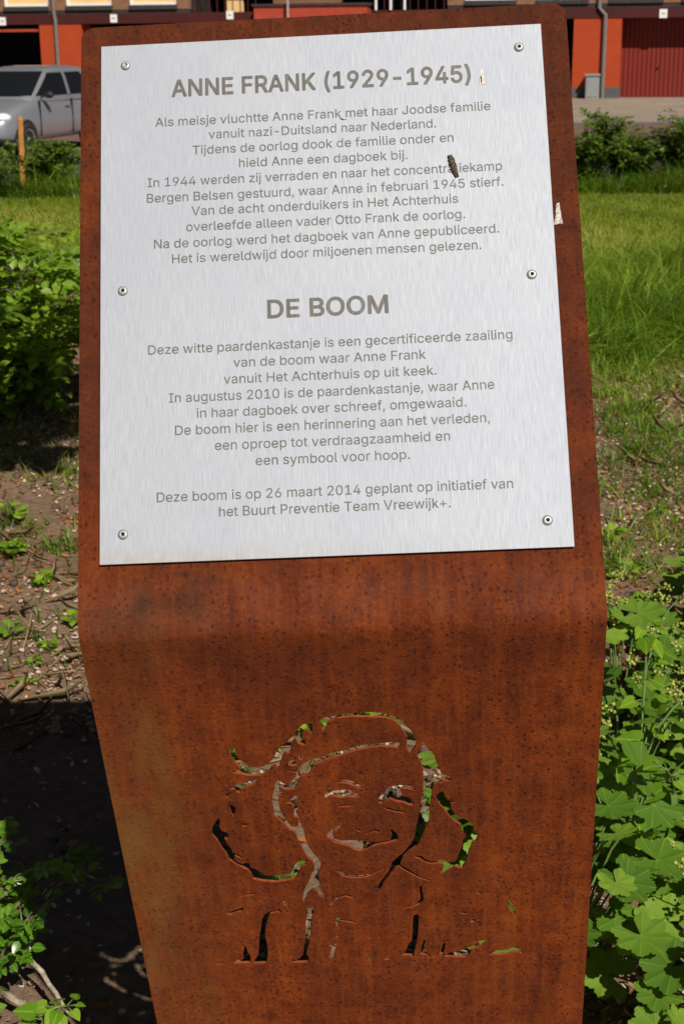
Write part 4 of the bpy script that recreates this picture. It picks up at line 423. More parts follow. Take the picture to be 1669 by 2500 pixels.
def text_line(s, width, xc, y, size, name, bold=0.0, track=0.0, ncopy=4):
    pen = 0; xmin, xmax = 1e9, -1e9; items = []
    for ch in s:
        adv, sp = GLYPHS[ch]
        # letters drawn from overlapping strokes: one rank for each outer stroke, counters go with the stroke round them
        area = [sum(q[i - 1][0] * q[i][1] - q[i][0] * q[i - 1][1] for i in range(len(q))) for q in sp]
        big = max(area, key=abs) if area else 0; outs = [i for i, a in enumerate(area) if a * big > 0]
        for i, q in enumerate(sp):
            if i in outs: rk = outs.index(i)
            else:
                def inside(o_):
                    c_ = False; px, py = q[0]
                    for j in range(len(o_)):
                        (x1, y1), (x2, y2) = o_[j - 1], o_[j]
                        if (y1 > py) != (y2 > py) and px < (x2 - x1) * (py - y1) / (y2 - y1) + x1: c_ = not c_
                    return c_
                rk = next((outs.index(o_) for o_ in outs if inside(sp[o_])), 0)
            for c in range(ncopy):                      # stroke weight: the outline laid down a few times round a small circle
                th = 2 * math.pi * (c + .5) / ncopy
                items.append(([(a + pen + bold * math.cos(th), b + bold * math.sin(th)) for a, b in q], rk * ncopy + c))
            xmin = min(xmin, min(p[0] for p in q) + pen); xmax = max(xmax, max(p[0] for p in q) + pen)
        pen += adv + track
    k = size / 509.0; kx = width / (xmax - xmin); x0 = (xmin + xmax) / 2
    V = []; F = []
    for rank in sorted({q[1] for q in items}):
        cu = bpy.data.curves.new('t', 'CURVE'); cu.dimensions = '2D'; cu.fill_mode = 'BOTH'
        for pts, rk in items:
            if rk != rank: continue
            sl = cu.splines.new('POLY'); sl.points.add(len(pts) - 1); sl.use_cyclic_u = True
            for p, q in zip(sl.points, pts): p.co = ((q[0] - x0) * kx + xc, q[1] * k + y, 0, 1)
        oo = bpy.data.objects.new('t', cu); col.objects.link(oo)
        dg = bpy.context.evaluated_depsgraph_get(); dg.update()
        me = bpy.data.meshes.new_from_object(oo.evaluated_get(dg)); o0 = len(V)
        V += [(v.co.x, v.co.y, .0002 + .000012 * rank) for v in me.vertices]; F += [tuple(i + o0 for i in p.vertices) for p in me.polygons]
        bpy.data.objects.remove(oo); bpy.data.curves.remove(cu); bpy.data.meshes.remove(me)
    me = bpy.data.meshes.new(name); me.from_pydata(V, [], F); me.update()
    o = link(name, me, None, LET); on_sign(o, plate)
S13 = 1.3e-3
for s, wd, xc, y in (("ANNE FRANK (1929-1945)", 269.1, -.6, 187.1), ("DE BOOM", 104.6, -.3, -27.4)):
    text_line(s, wd * S13, xc * S13, y * S13, 16.0 * S13, 'heading', bold=21, track=6, ncopy=8)
for s, wd, xc, y in (("Als meisje vluchtte Anne Frank met haar Joodse familie", 300.9, 0, 158.5), ("vanuit nazi-Duitsland naar Nederland.", 203.8, -.5, 144.3),
        ("Tijdens de oorlog dook de familie onder en", 233.3, -.4, 129.8), ("hield Anne een dagboek bij.", 150.2, -.4, 115.3),
        ("In 1944 werden zij verraden en naar het concentratiekamp", 315.5, .1, 100.4), ("Bergen Belsen gestuurd, waar Anne in februari 1945 stierf.", 316.6, -.1, 85.5),
        ("Van de acht onderduikers in Het Achterhuis", 236.2, -.4, 71.5), ("overleefde alleen vader Otto Frank de oorlog.", 246.5, -.2, 56.7),
        ("Na de oorlog werd het dagboek van Anne gepubliceerd.", 304.2, -.1, 41.8), ("Het is wereldwijd door miljoenen mensen gelezen.", 272.0, -.2, 27.2),
        ("Deze witte paardenkastanje is een gecertificeerde zaailing", 316.2, .3, -56.2), ("van de boom waar Anne Frank", 166.6, -.1, -70.8),
        ("vanuit Het Achterhuis op uit keek.", 183.7, -.2, -85.5), ("In augustus 2010 is de paardenkastanje, waar Anne", 280.4, .3, -100.4),
        ("in haar dagboek over schreef, omgewaaid.", 231.7, 0, -115.0), ("De boom hier is een herinnering aan het verleden,", 270.0, .2, -129.7),
        ("een oproep tot verdraagzaamheid en", 201.2, 0, -144.4), ("een symbool voor hoop.", 131.5, 0, -159.2),
        ("Deze boom is op 26 maart 2014 geplant op initiatief van", 302.6, .4, -188.2), ("het Buurt Preventie Team Vreewijk+.", 196.2, .3, -202.7)):
    text_line(s, wd * S13, xc * S13, y * S13, 8.35 * S13, 'text_line', bold=5, track=0)
MET = plain('rivet_steel', (.40, .40, .39), .5, .55, .5, .2, 900); HOLE = plain('rivet_core', (.016, .013, .011), .8)
WORN = plain('rivet_mandrel', (.30, .29, .27), .5, .9, .5, .3, 900)
for i, (x, y) in enumerate(((-177.3, 220.1), (179.1, 218.3), (-180.0, 3.5), (178.3, 1.5), (-179.9, -215.1), (178.9, -217.2))):
    m = MB(); R0 = .0058
    core = 2 if i == 0 else 1
    m.lathe([(R0, 0), (R0 * 1.0, .0006), (R0 * .9, .0016), (R0 * .68, .0024), (R0 * .42, .0027), (R0 * .34, .0024), (R0 * .30, .0012), (0.00001, .0012 if i else .0020)], 24, 0, [0, 0, 0, 0, 0, core, core])
    o = m.build('rivet', [MET, HOLE, WORN], None, smooth=True)
    on_sign(o, plate, Matrix.Translation((x * S13, y * S13, .00005)))

# things stuck to the sign
def blob_strip(name, pts, rad, mat, rough, seed, flat=.5, n=10):
    """lumpy tapering crust along a line in the plate's own plane"""
    r = random.Random(seed); m = MB(); P = []
    for i in range(len(pts) - 1):
        for k in range(5):
            f = k / 5; P.append((pts[i][0] * (1 - f) + pts[i + 1][0] * f, pts[i][1] * (1 - f) + pts[i + 1][1] * f))
    P.append(pts[-1]); L = len(P); vs = []; fs = []
    for i, (x, y) in enumerate(P):
        f = i / (L - 1); a = rad(f)
        for k in range(n):
            q = math.pi * 2 * k / n; rr = a * (1 + rough * (r.random() - .5))
            vs.append((x + rr * math.cos(q), y + rr * .15 * math.sin(q * 2), max(-.0002, rr * flat * math.sin(q))))
    for i in range(L - 1):
        for k in range(n): fs.append((i * n + k, (i + 1) * n + k, (i + 1) * n + (k + 1) % n, i * n + (k + 1) % n))
    fs += [tuple(range(n)), tuple((L - 1) * n + k for k in range(n - 1, -1, -1))]
    m.add(vs, fs); o = m.build(name, mat, None, smooth=True)
    return o
def place(o, dz=0.0): o.matrix_world = PM @ Matrix.Translation((0, 0, dz)); return o
t_ = NT('mottled_crust'); CRUST = t_.set(t_.ramp(t_.noise(t_.obj(), 700, 4, .8), [(.40, (.020, .014, .009)), (.54, (.055, .038, .022)), (.66, (.36, .28, .17))]), .9)
o = place(blob_strip('insect_case', [(112.6 * S13, 116.5 * S13), (113.6 * S13, 110 * S13), (115.6 * S13, 103 * S13), (117.4 * S13, 95.5 * S13)], lambda f: .0031 * (.55 + .9 * math.sin(.5 + 2.2 * f) - .25 * f), CRUST, .45, 4, 1.0, 12))
tag(o, 'dark mottled caterpillar shaped crust stuck over the text on the silver plate', 'insect case')
t_ = NT('white_dropping'); WD = t_.set(t_.ramp(t_.noise(t_.obj(), 420, 4, .8), [(.38, (.20, .13, .10)), (.5, (.5, .46, .42)), (.64, (.70, .68, .65))]), .9)
o = place(blob_strip('bird_dropping', [(205.4 * S13, 68.5 * S13), (204.9 * S13, 62 * S13), (205.0 * S13, 55 * S13), (204.2 * S13, 48.5 * S13)], lambda f: .0016 + .0016 * math.sin(f * 2.2) + .0030 * max(0, f - .6) * 2.0, WD, .35, 8, .22, 16), ZF)
tag(o, 'white bird dropping streak on the rusty right edge of the sign', 'bird dropping', 'bird droppings on the sign')
t_ = NT('brown_dropping'); BD = t_.set(t_.ramp(t_.noise(t_.obj(), 260, 4, .7), [(.4, (.50, .44, .36)), (.62, (.74, .71, .66))]), .85)
DK = plain('dropping_core', (.035, .022, .012), .9)
o = place(blob_strip('bird_dropping', [(144.9 * S13, 200.5 * S13), (144.6 * S13, 194 * S13), (144.2 * S13, 187 * S13), (144 * S13, 183.5 * S13)], lambda f: .0012 + .0024 * min(1, f * 1.2), BD, .3, 3, .10))
tag(o, 'pale dropping with a small dark core beside the end of the heading', 'bird dropping', 'bird droppings on the sign')
c_ = blob_strip('core', [(143.9 * S13, 192 * S13), (143.7 * S13, 188 * S13), (143.5 * S13, 185 * S13)], lambda f: .0009, DK, .6, 5, .6); c_.parent = o
o = place(blob_strip('bird_dropping', [(16.5 * S13, 157.5 * S13), (19 * S13, 156 * S13), (21 * S13, 156.2 * S13)], lambda f: .0014, CRUST, 1.0, 9, .6))
tag(o, 'small dark crumb stuck to the first text line below the heading', 'bird dropping', 'bird droppings on the sign')

# ------------------------------------------------------------------ the apartment building across the road
FA = R_(12.0)
FD = np.array([math.cos(FA), -math.sin(FA), 0]); FN = np.array([math.sin(FA), math.cos(FA), 0])   # along the facade, into the building
F0 = at(1470, 241)
def fac(px, py, depth=0.0):
    d = ray(px, py); o = F0 + FN * depth; k = ((o - EYE) @ FN) / (d @ FN); p = EYE + d * k
    return float((p - F0) @ FD), float(p[2])
def fs(px, py=60): return fac(px, py)[0]
bld = empty('apartment_building', tuple(F0), -FA, 'brick apartment building with orange red garages along its ground floor', 'building')
def m_brickwall(name, c1, c2, mort, painted=False):
    t = NT(name); o = t.obj(); br = t.n('ShaderNodeTexBrick')
    rx = t.n('ShaderNodeMapping'); rx.inputs['Rotation'].default_value = (R_(90), 0, 0); t.l(o, rx.inputs[0]); t.l(rx.outputs[0], br.inputs['Vector'])
    br.inputs['Scale'].default_value = 1; br.inputs['Brick Width'].default_value = .22; br.inputs['Row Height'].default_value = .065; br.inputs['Mortar Size'].default_value = .008
    br.inputs['Color1'].default_value = (*c1, 1); br.inputs['Color2'].default_value = (*c2, 1); br.inputs['Mortar'].default_value = (*mort, 1)
    c = t.mix(t.ramp(t.noise(o, 1.2, 5, .65), [(.35, 0.0), (.7, .45)]), br.outputs['Color'], tuple(x * .7 for x in c1))
    t.set(c, .85, 0, .2); t.bump(br.outputs['Fac'], -.4 if not painted else -.5, .006); return t.m
BRICK = m_brickwall('brown_brick', (.27, .125, .060), (.20, .085, .042), (.22, .17, .12))
ORANGE = m_brickwall('orange_painted_brick', (.44, .064, .018), (.41, .058, .016), (.36, .05, .015), True)
MAROON = plain('maroon_paint', (.060, .0105, .009), .6, 0, .3, .15, 3)
PLINTH = plain('grey_plinth', (.085, .085, .088), .8); DARK = plain('garage_interior', (.022, .019, .017), .9)
WHITE = plain('white_frame', (.78, .78, .76), .5, 0, .3, .04); SILL = plain('dark_sill', (.035, .03, .028), .7)
PIPE = plain('grey_pipe', (.17, .15, .14), .5, 0, .4, .1); METAL = plain('pale_metal', (.45, .44, .42), .45, .3)
RED = plain('red_parapet', (.36, .055, .030), .75, 0, .2, .12, 4)
def m_door():
    t = NT('ribbed_red_door'); w_ = t.n('ShaderNodeTexWave', wave_type='BANDS', bands_direction='X'); w_.inputs['Scale'].default_value = 2.6; t.l(t.obj(), w_.inputs['Vector'])
    t.set(t.ramp(w_.outputs['Fac'], [(.2, (.12, .012, .006)), (.6, (.20, .021, .010))]), .55, 0, .3); t.bump(w_.outputs['Fac'], .6, .02); return t.m
DOOR = m_door()
ZL0 = .5 * (fac(1470, 44)[1] + fac(140, 59)[1]); ZL1 = ZL0 + .27; ZW = ZL1 + .22; ZTOP = 6.4
SL, SR = fs(-420), fs(2050)
DEP = 5.0
piers = [(fs(-330), fs(-230)), (fs(96), fs(198)), (fs(430), fs(540)), (fs(760), fs(870)), (fs(1090), fs(1185)), (fs(1400), fs(1517)), (fs(1745), fs(1860))]
for a, b in piers:
    m = MB(); m.box((a, 0, .30), (b, .75, ZL0)); p = m.build('pier', ORANGE, bld)
    m = MB(); m.box((a - .012, -.012, -.05), (b + .012, .752, .30)); m.build('plinth', PLINTH, p)
m = MB(); m.box((SL, -.02, ZL0), (SR, .75, ZL1)); m.build('lintel', MAROON, bld)
m = MB(); m.box((SL, DEP, -.05), (SR, DEP + .1, ZL0)); m.box((SL, .76, -.02), (SR, DEP, .014)); m.box((SL, .76, ZL0), (SR, DEP, ZL0 + .1))
for a, b in piers: m.box(((a + b) / 2 - .05, .76, .014), ((a + b) / 2 + .05, DEP, ZL0 - .004))
m.build('garage_bay', DARK, bld)
# garage doors: closed ribbed ones; two bays stand open
for i in range(len(piers) - 1):
    a, b = piers[i][1], piers[i + 1][0]
    if i in (0,):
        m = MB(); m.box((a + .03, -.15, ZL0 - .20), (b - .03, .42, ZL0 - .13)); m.build('garage_door', RED, bld)
        continue
    if i in (1, 4): continue
    m = MB(); m.box((a + .003, .66, .02), (b - .003, .70, ZL0 - .003)); d = m.build('garage_door', DOOR, bld)
    m = MB(); c = a + (b - a) * .42; m.tube([(c, .66, .80), (c, .62, .80)], .018, 8); m.box((c - .06, .605, .785), (c + .02, .622, .815)); m.build('handle', DARK, d)
# upper floor with window openings
wins = [(11, 118), (162, 273), (317, 431), (1135, 1258), (1310, 1435), (1487, 1617), (1665, 1790), (-145, -38), (-290, -190)]
wins = sorted((fs(a, 10), fs(b, 10)) for a, b in wins)
P0, P1 = fs(462, 10), fs(1092, 10)            # recessed porch in the middle
ZH = ZW + 1.45
m = MB(); m.box((SL, 0, ZH), (P0, .3, ZTOP)); m.box((P1, 0, ZH), (SR, .3, ZTOP)); m.box((P0, 0, ZH + .5), (P1, .3, ZTOP))
edges = [SL] + [e for w2 in wins for e in w2] + [SR]
for i in range(0, len(edges), 2):
    a, b = edges[i], edges[i + 1]
    for q0, q1 in ((a, min(b, P0)), (max(a, P1), b)):
        if q1 > q0 + .02: m.box((q0, 0, ZL1 + .10), (q1, .3, ZH))
m.build('upper_wall', BRICK, bld)
for q0, q1 in ((SL, P0), (P1, SR)):
    m = MB(); m.box((q0, .02, ZL1), (q1, .3, ZL1 + .10)); m.build('floor_band', SILL, bld)
CURT = plain('warm_blind', (.82, .53, .24), .5, 0, .5, .12, 2); CURT2 = plain('pale_blind', (.55, .60, .62), .4, 0, .5, .1, 2)
for a, b in wins:
    m = MB(); t_ = .06
    m.box((a, .03, ZW), (a + t_, .12, ZH)); m.box((b - t_, .03, ZW), (b, .12, ZH)); m.box((a + t_, .032, ZW), (b - t_, .12, ZW + t_)); m.box((a + t_, .032, ZH - t_), (b - t_, .12, ZH))
    f = m.build('window', WHITE, bld)
    m = MB(); m.box((a + t_, .08, ZW + t_), (b - t_, .10, ZH - t_)); m.build('pane', CURT if b < 0 - 6 else CURT2, f)
    m = MB(); m.box((a - .02, -.05, ZL1 + .10), (b + .02, .29, ZW - .012)); m.build('sill', SILL, f)
# porch: dark recess, red parapet with a cap, railing and posts
m = MB(); m.box((P0, 3.0, ZL1), (P1, 3.1, ZH + .5)); m.box((P0, .31, ZL1), (P0 + .1, 3, ZH + .5)); m.box((P1 - .1, .31, ZL1), (P1, 3, ZH + .5)); m.build('porch', DARK, bld)
q0, q1 = fs(632, 25), fs(905, 25)
m = MB(); m.box((q0, -.55, ZL0 + .02), (q1, .0, ZL1 + .13)); pp = m.build('parapet', RED, bld)
m = MB(); m.box((q0 - .05, -.6, ZL1 + .13), (q1 + .05, .0, ZL1 + .19)); m.build('cap', SILL, pp)
m = MB(); m.box((q0 + .3, .31, ZL1 + .13), (q1 - .9, .5, ZH + .4)); m.build('porch_wall', BRICK, bld)
m = MB(); m.box((fs(515, 8), 1.6, ZL1), (fs(556, 8), 1.7, ZH)); m.build('lit_panel', CURT, bld)
for r0, r1 in ((P0, q0), (q1, P1)):
    m = MB()
    for k in range(9):
        s = r0 + .12 + (r1 - r0 - .24) * k / 8; m.box((s, .05, ZL1 + .002), (s + .025, .075, ZL1 + .905))
    m.box((r0 + .01, .04, ZL1 + .9), (r1 - .01, .085, ZL1 + .94)); m.build('railing', MAROON, bld)
for px in (918, 954, 988):
    m = MB(); s = fs(px, 8); m.tube([(s, -.06, ZL1), (s, -.06, ZH)], .035, 8); m.build('porch_post', WHITE, bld)
m = MB(); s = fs(718, 15); m.tube([(s, -.75, 0), (s, -.75, ZTOP)], .032, 8); m.build('drainpipe', METAL, bld)
s0 = fs(133, 10); s1 = fs(145, 60)
m = MB(); m.tube([(s0, -.07, ZTOP), (s0, -.07, ZL0 + .3), (s0 + .03, -.07, ZL0 + .1), (s0 + .03, -.07, 0)], .055, 8); m.build('drainpipe', PIPE, bld)
s0 = fs(1463, 10); s1 = fs(1474, 120)
m = MB(); m.tube([(s0, -.07, ZTOP), (s0, -.07, ZL1 - .02), (s1, -.09, ZL0 + .08), (s1, -.09, 0)], .055, 8); m.build('drainpipe', PIPE, bld)
NUM = plain('plate_print', (.25, .27, .32), .6)
for px, py in ((8, 52), (279, 45), (562, 37), (1618, 33), (840, 30), (1210, 33)):
    s, z = fac(px, py); m = MB(); m.box((s - .10, -.045, z - .11), (s + .10, -.021, z + .11)); p = m.build('number_plate', WHITE, bld)
    m = MB(); m.box((s - .045, -.049, z - .016), (s + .045, -.046, z + .022)); m.build('print', NUM, p)
m = MB(); m.box((SL - .3, -.4, ZTOP), (SR + .3, 9, ZTOP + .3)); m.build('roof', SILL, bld)
m = MB(); m.box((SL, 8.7, 0), (SR, 9, ZTOP)); m.box((SL, .31, 0), (SL + .3, 8.7, ZTOP)); m.box((SR - .3, .31, 0), (SR, 8.7, ZTOP)); m.build('rear_wall', BRICK, bld)
# grey utility cabinet against the orange pier
a, b = fs(1430, 200), fs(1463, 200); p = F0 + FD * ((a + b) / 2) - FN * .22
cab = empty('utility_cabinet', tuple(p), -FA, 'grey utility cabinet against the orange pier beside a drainpipe', 'cabinet')
GREYM = plain('cabinet_grey', (.26, .27, .26), .6, 0, .3, .1); hw = (b - a) / 2
m = MB(); m.box((-hw, -.16, .0), (hw, .16, .60)); m.build('box', GREYM, cab, bevel=.01)
m = MB(); m.prism([(-.19, .60), (.19, .60), (.19, .62), (-.19, .66)], -hw - .02, hw + .02); o = m.build('lid', GREYM, cab); o.rotation_euler = (0, 0, R_(90)); o.location = (0, 0, 0)
m = MB(); m.box((-hw + .03, -.172, .06), (hw - .03, -.161, .56)); m.build('door', GREYM, cab, bevel=.004)

# orange wooden stake in the left hedge
p = atY(52, 400, 16.3); p[2] = 0
stk = MB(); zt = atY(52, 288, 16.3)[2]; stk.box((-.025, -.025, -.1), (.025, .025, zt - .02)); stk.add([(-.025, -.025, zt - .02), (.025, -.025, zt - .02), (.025, .025, zt - .02), (-.025, .025, zt - .02), (-.01, -.01, zt + .02), (.01, -.01, zt + .02), (.01, .01, zt + .02), (-.01, .01, zt + .02)], [(0, 1, 5, 4), (1, 2, 6, 5), (2, 3, 7, 6), (3, 0, 4, 7), (4, 5, 6, 7)])
o = stk.build('wooden_stake', plain('orange_wood', (.42, .17, .04), .7, 0, .2, .2, 12)); o.location = tuple(p); o.rotation_euler = (R_(-2), R_(2), .3)
tag(o, 'orange wooden stake in the hedge in front of the silver car', 'stake')

# silver hatchback parked on the left
def car():
    th = R_(20); f = np.array([-math.sin(th), -math.cos(th)]); lf = np.array([-f[1], f[0]])
    k = .83; w0 = at(67, 382)
    c = np.array([w0[0], w0[1]]) - f * 1.17 * k - lf * .755 * k
    root = empty('parked_car', (c[0], c[1], .008), math.atan2(f[1], f[0]), 'silver grey hatchback parked in front of the open garage on the left', 'car')
    root.scale = (k, k, k)
    t = NT('silver_paint'); fl = t.noise(t.obj(), 900, 2); PAINT = t.set(t.ramp(fl, [(.3, (.33, .335, .355)), (.7, (.46, .465, .49))]), .33, .55, .5)
    t.b.inputs['Coat Weight'].default_value = .6; t.b.inputs['Coat Roughness'].default_value = .06
    t = NT('dark_glass'); GL = t.set((.010, .011, .012), .10, 0, .22)
    BLK = plain('black_trim', (.018, .018, .018), .6); TYRE = plain('tyre_rubber', (.022, .022, .022), .85); RIM = plain('alloy_rim', (.45, .45, .46), .35, .8)
    def st(x):
        hw = float(np.interp(x, [-1.80, -1.70, -1.3, 0, 1.1, 1.45, 1.66, 1.78], [.66, .74, .815, .83, .82, .775, .68, .52]))
        zt = float(np.interp(x, [-1.80, -1.70, -1.2, .75, .95, 1.3, 1.60, 1.72, 1.78], [.80, .93, .95, .97, .955, .86, .74, .62, .52]))
        zs = float(np.interp(x, [-1.80, -1.6, 1.5, 1.78], [.36, .24, .20, .28]))
        return hw, zt, zs
    xs = [-1.80, -1.74, -1.6, -1.3, -.9, -.4, .1, .5, .8, 1.0, 1.2, 1.4, 1.55, 1.66, 1.73, 1.78]; vs = []; fs_ = []
    for x in xs:
        hw, zt, zs = st(x); h = zt - zs
        ring = [(0, zs), (.72 * hw, zs), (.94 * hw, zs + .05), (.985 * hw, zs + .18 * h), (hw, zs + .45 * h), (.985 * hw, zs + .70 * h), (.945 * hw, zs + .90 * h), (.86 * hw, zt - .012), (.5 * hw, zt + .012), (0, zt + .018)]
        full = ring + [(-a, b) for a, b in ring[-2:0:-1]]
        vs += [(x, a, b) for a, b in full]
    n = 18
    for i in range(len(xs) - 1):
        for j in range(n): fs_.append((i * n + j, (i + 1) * n + j, (i + 1) * n + (j + 1) % n, i * n + (j + 1) % n))
    fs_ += [tuple(range(n)), tuple((len(xs) - 1) * n + j for j in range(n - 1, -1, -1))]
    m = MB(); m.add(vs, fs_); body = m.build('body', PAINT, root, smooth=True, subsurf=1)
    # cabin
    Z = [.90, .97, 1.10, 1.24, 1.36, 1.44, 1.485, 1.50]
    XF = [1.02, .93, .72, .49, .28, .10, -.16, -.4]; XB = [-1.74, -1.72, -1.66, -1.58, -1.48, -1.36, -1.1, -.8]; HW = [.77, .765, .735, .695, .655, .61, .50, .34]
    def gi(z): return float(np.interp(z, Z, XF)), float(np.interp(z, Z, XB)), float(np.interp(z, Z, HW))
    def sup(xf, xb, hw, a, e=7, off=0):
        cx_ = (xf + xb) / 2; ax = (xf - xb) / 2
        return (cx_ + (ax + off) * np.sign(math.cos(a)) * abs(math.cos(a)) ** (2 / e), (hw + off) * np.sign(math.sin(a)) * abs(math.sin(a)) ** (2 / e))
    m = MB(); vs = []; fs_ = []; n = 120
    for z in Z:
        for j in range(n): vs.append((*sup(*gi(z), 2 * math.pi * j / n), z))
    for i in range(len(Z) - 1):
        for j in range(n): fs_.append((i * n + j, i * n + (j + 1) % n, (i + 1) * n + (j + 1) % n, (i + 1) * n + j))
    fs_.append(tuple((len(Z) - 1) * n + j for j in range(n)))
    m.add(vs, fs_); m.build('roof', PAINT, root, smooth=True)
    def yside(x, z, off):
        xf, xb, hw = gi(z); cx_ = (xf + xb) / 2; ax = (xf - xb) / 2; q = min(1, abs((x - cx_) / ax)); return (hw) * (1 - q ** 7) ** (1 / 7) + off
    def side_glass(name, lo, hi, sg, mat, off=.010, z0=1.0, z1=1.385):
        m = MB(); N = 7; vs = []; fs_ = []
        for i in range(N):
            z = z0 + (z1 - z0) * i / (N - 1); u = i / (N - 1)
            for j in range(N):
                x = (lo[0] + (lo[1] - lo[0]) * u) * (1 - j / (N - 1)) + (hi[0] + (hi[1] - hi[0]) * u) * (j / (N - 1)); vs.append((x, sg * yside(x, z, off), z))
        for i in range(N - 1):
            for j in range(N - 1):
                q = (i * N + j, i * N + j + 1, (i + 1) * N + j + 1, (i + 1) * N + j); fs_.append(q if sg < 0 else q[::-1])
        m.add(vs, fs_); return m.build(name, mat, root, smooth=True)
    for sg in (1, -1):
        side_glass('side_window', (-.34, -.34), (.70, .10), sg, GL); side_glass('side_window', (-1.36, -1.00), (-.44, -.44), sg, GL)
        side_glass('window_pillar', (-.44, -.44), (-.34, -.34), sg, PAINT, .012)
    m = MB(); vs = []; fs_ = []; N = 9
    for i in range(N):
        z = 1.0 + .40 * i / (N - 1); xf, xb, hw = gi(z)
        for j in range(N):
            y = (hw - .07) * (2 * j / (N - 1) - 1); cx_ = (xf + xb) / 2; ax = (xf - xb) / 2
            vs.append((cx_ + ax * (1 - abs(y / hw) ** 7) ** (1 / 7) + .022, y, z + .010))
    for i in range(N - 1):
        for j in range(N - 1): fs_.append((i * N + j, i * N + j + 1, (i + 1) * N + j + 1, (i + 1) * N + j))
    m.add(vs, fs_); m.build('windscreen', GL, root, smooth=True)
    # details on both sides
    LAMP = plain('headlight_glass', (.80, .82, .84), .08, .0, .8, .05)
    for sg in (1, -1):
        m = MB(); P = []
        for i in range(9):
            for j in range(12):
                a = math.pi * i / 8; b = 2 * math.pi * j / 12; P.append((1.52 + .20 * math.cos(a), sg * (.56 + .15 * math.sin(a) * math.cos(b)), .655 + .095 * math.sin(a) * math.sin(b)))
        F_ = [(i * 12 + j, i * 12 + (j + 1) % 12, (i + 1) * 12 + (j + 1) % 12, (i + 1) * 12 + j) for i in range(8) for j in range(12)]
        m.add(P, F_); m.build('headlight', LAMP, root, smooth=True)
        m = MB(); m.tube([(.60, sg * .78, .985), (.60, sg * .86, 1.0)], .02, 6); P = []
        for i in range(7):
            for j in range(10):
                a = math.pi * i / 6; b = 2 * math.pi * j / 10; P.append((.60 + .055 * math.sin(a) * math.cos(b), sg * (.94 - .09 * math.cos(a)), 1.02 + .065 * math.sin(a) * math.sin(b)))
        m.add(P, [(i * 10 + j, i * 10 + (j + 1) % 10, (i + 1) * 10 + (j + 1) % 10, (i + 1) * 10 + j) for i in range(6) for j in range(10)]); m.build('door_mirror', BLK, root, smooth=True)
        for x in (-.22, -1.02):
            m = MB(); m.box((x - .07, sg * .835, .80), (x + .07, sg * .815, .835)); m.build('door_handle', PAINT, root, bevel=.006)
        for x0 in (.74, -.39):
            m = MB(); m.box((x0 - .004, sg * .838, .32), (x0 + .004, sg * .79, .93)); m.build('door_seam', BLK, root)
    m = MB(); m.box((1.74, -.40, .33), (1.80, .40, .43)); m.build('grille', BLK, root, bevel=.01)
    m = MB(); m.box((1.795, -.26, .45), (1.81, .26, .56)); m.build('licence_plate', plain('yellow_plate', (.6, .42, .04), .5), root)
    for x in (1.17, -1.20):
        for sg in (1, -1):
            m = MB(); P = [(.0001, .06), (.30, .06), (.325, .04), (.325, -.12), (.0001, -.12)]; m.lathe(P, 24); o = m.build('wheel_arch', BLK, root); o.location = (x, sg * .765, .30); o.rotation_euler = (R_(-90 * sg), 0, 0)
            m = MB(); m.lathe([(.17, .075), (.20, .095), (.26, .098), (.285, .07), (.29, .0), (.285, -.07), (.2, -.08)], 26)
            o = m.build('wheel', TYRE, root, smooth=True); o.location = (x, sg * .755, .285); o.rotation_euler = (R_(-90 * sg), 0, 0)
            m = MB(); m.lathe([(.00001, .09), (.03, .092), (.045, .075), (.06, .06), (.155, .07), (.18, .085), (.19, .06)], 24); m.build('rim', RIM, o, smooth=True)
    return root
car()

# ------------------------------------------------------------------ plants
def leaf_shape(n=5, wmax=.34, fold=.10, droop=.12, peak=.45):
    vs = []; fs = []
    for i in range(n + 1):
        t = i / n
        wd = wmax * (math.sin(math.pi * min(1, t ** .75 * 1.0)) ** .8 if 0 < t < 1 else 0)
        z = -droop * t * t
        vs += [(-wd, t, z + fold * wd / wmax * .5), (0, t, z), (wd, t, z + fold * wd / wmax * .5)]
    for i in range(n):
        a = i * 3
        fs += [(a, a + 1, a + 4, a + 3), (a + 1, a + 2, a + 5, a + 4)]
    fs[0] = (1, 4, 3); fs[1] = (1, 5, 4); a = (n - 1) * 3
    fs[-2] = (a, a + 1, a + 4); fs[-1] = (a + 1, a + 2, a + 4)
    return vs, fs
LEAF = leaf_shape(); LEAF_LO = leaf_shape(3, .36, .12, .1)
def round_leaf(lobes=9, teeth=5, pleat=.06, cup=.10):
    """lady's mantle: a near full circle of toothed lobes, pleated along the veins; stalk joins at the origin"""
    vs = [(0, 0, 0)]; fs = []; n = lobes * teeth * 2; a0, a1 = -2.75, 2.75; rings = (.35, .7, 1.0)
    for ri, rr in enumerate(rings):
        for i in range(n + 1):
            f = i / n; a = a0 + (a1 - a0) * f; l = f * lobes; ph = l - math.floor(l)
            lob = (1 - abs(2 * ph - 1)) ** .75
            r = rr * (1 - .05 * (abs(f - .5) * 2) ** 2)
            if ri == 2: r *= .74 + .24 * lob + (.05 if i % 2 else 0)
            z = pleat * rr * (1 - 2 * abs(ph - .5)) - pleat * rr * .5 + cup * rr * rr
            vs.append((r * math.sin(a), r * math.cos(a), z))
    for i in range(n): fs.append((0, 1 + i + 1, 1 + i))
    for k in range(len(rings) - 1):
        b, c = 1 + k * (n + 1), 1 + (k + 1) * (n + 1)
        for i in range(n): fs.append((b + i, b + i + 1, c + i + 1, c + i))
    return vs, fs
MANTLE = round_leaf(7, 4, .07, .08)
MVEIN = [0.0] + [abs(2 * ((i / 56 * 7) % 1) - 1) for _ in range(3) for i in range(57)]
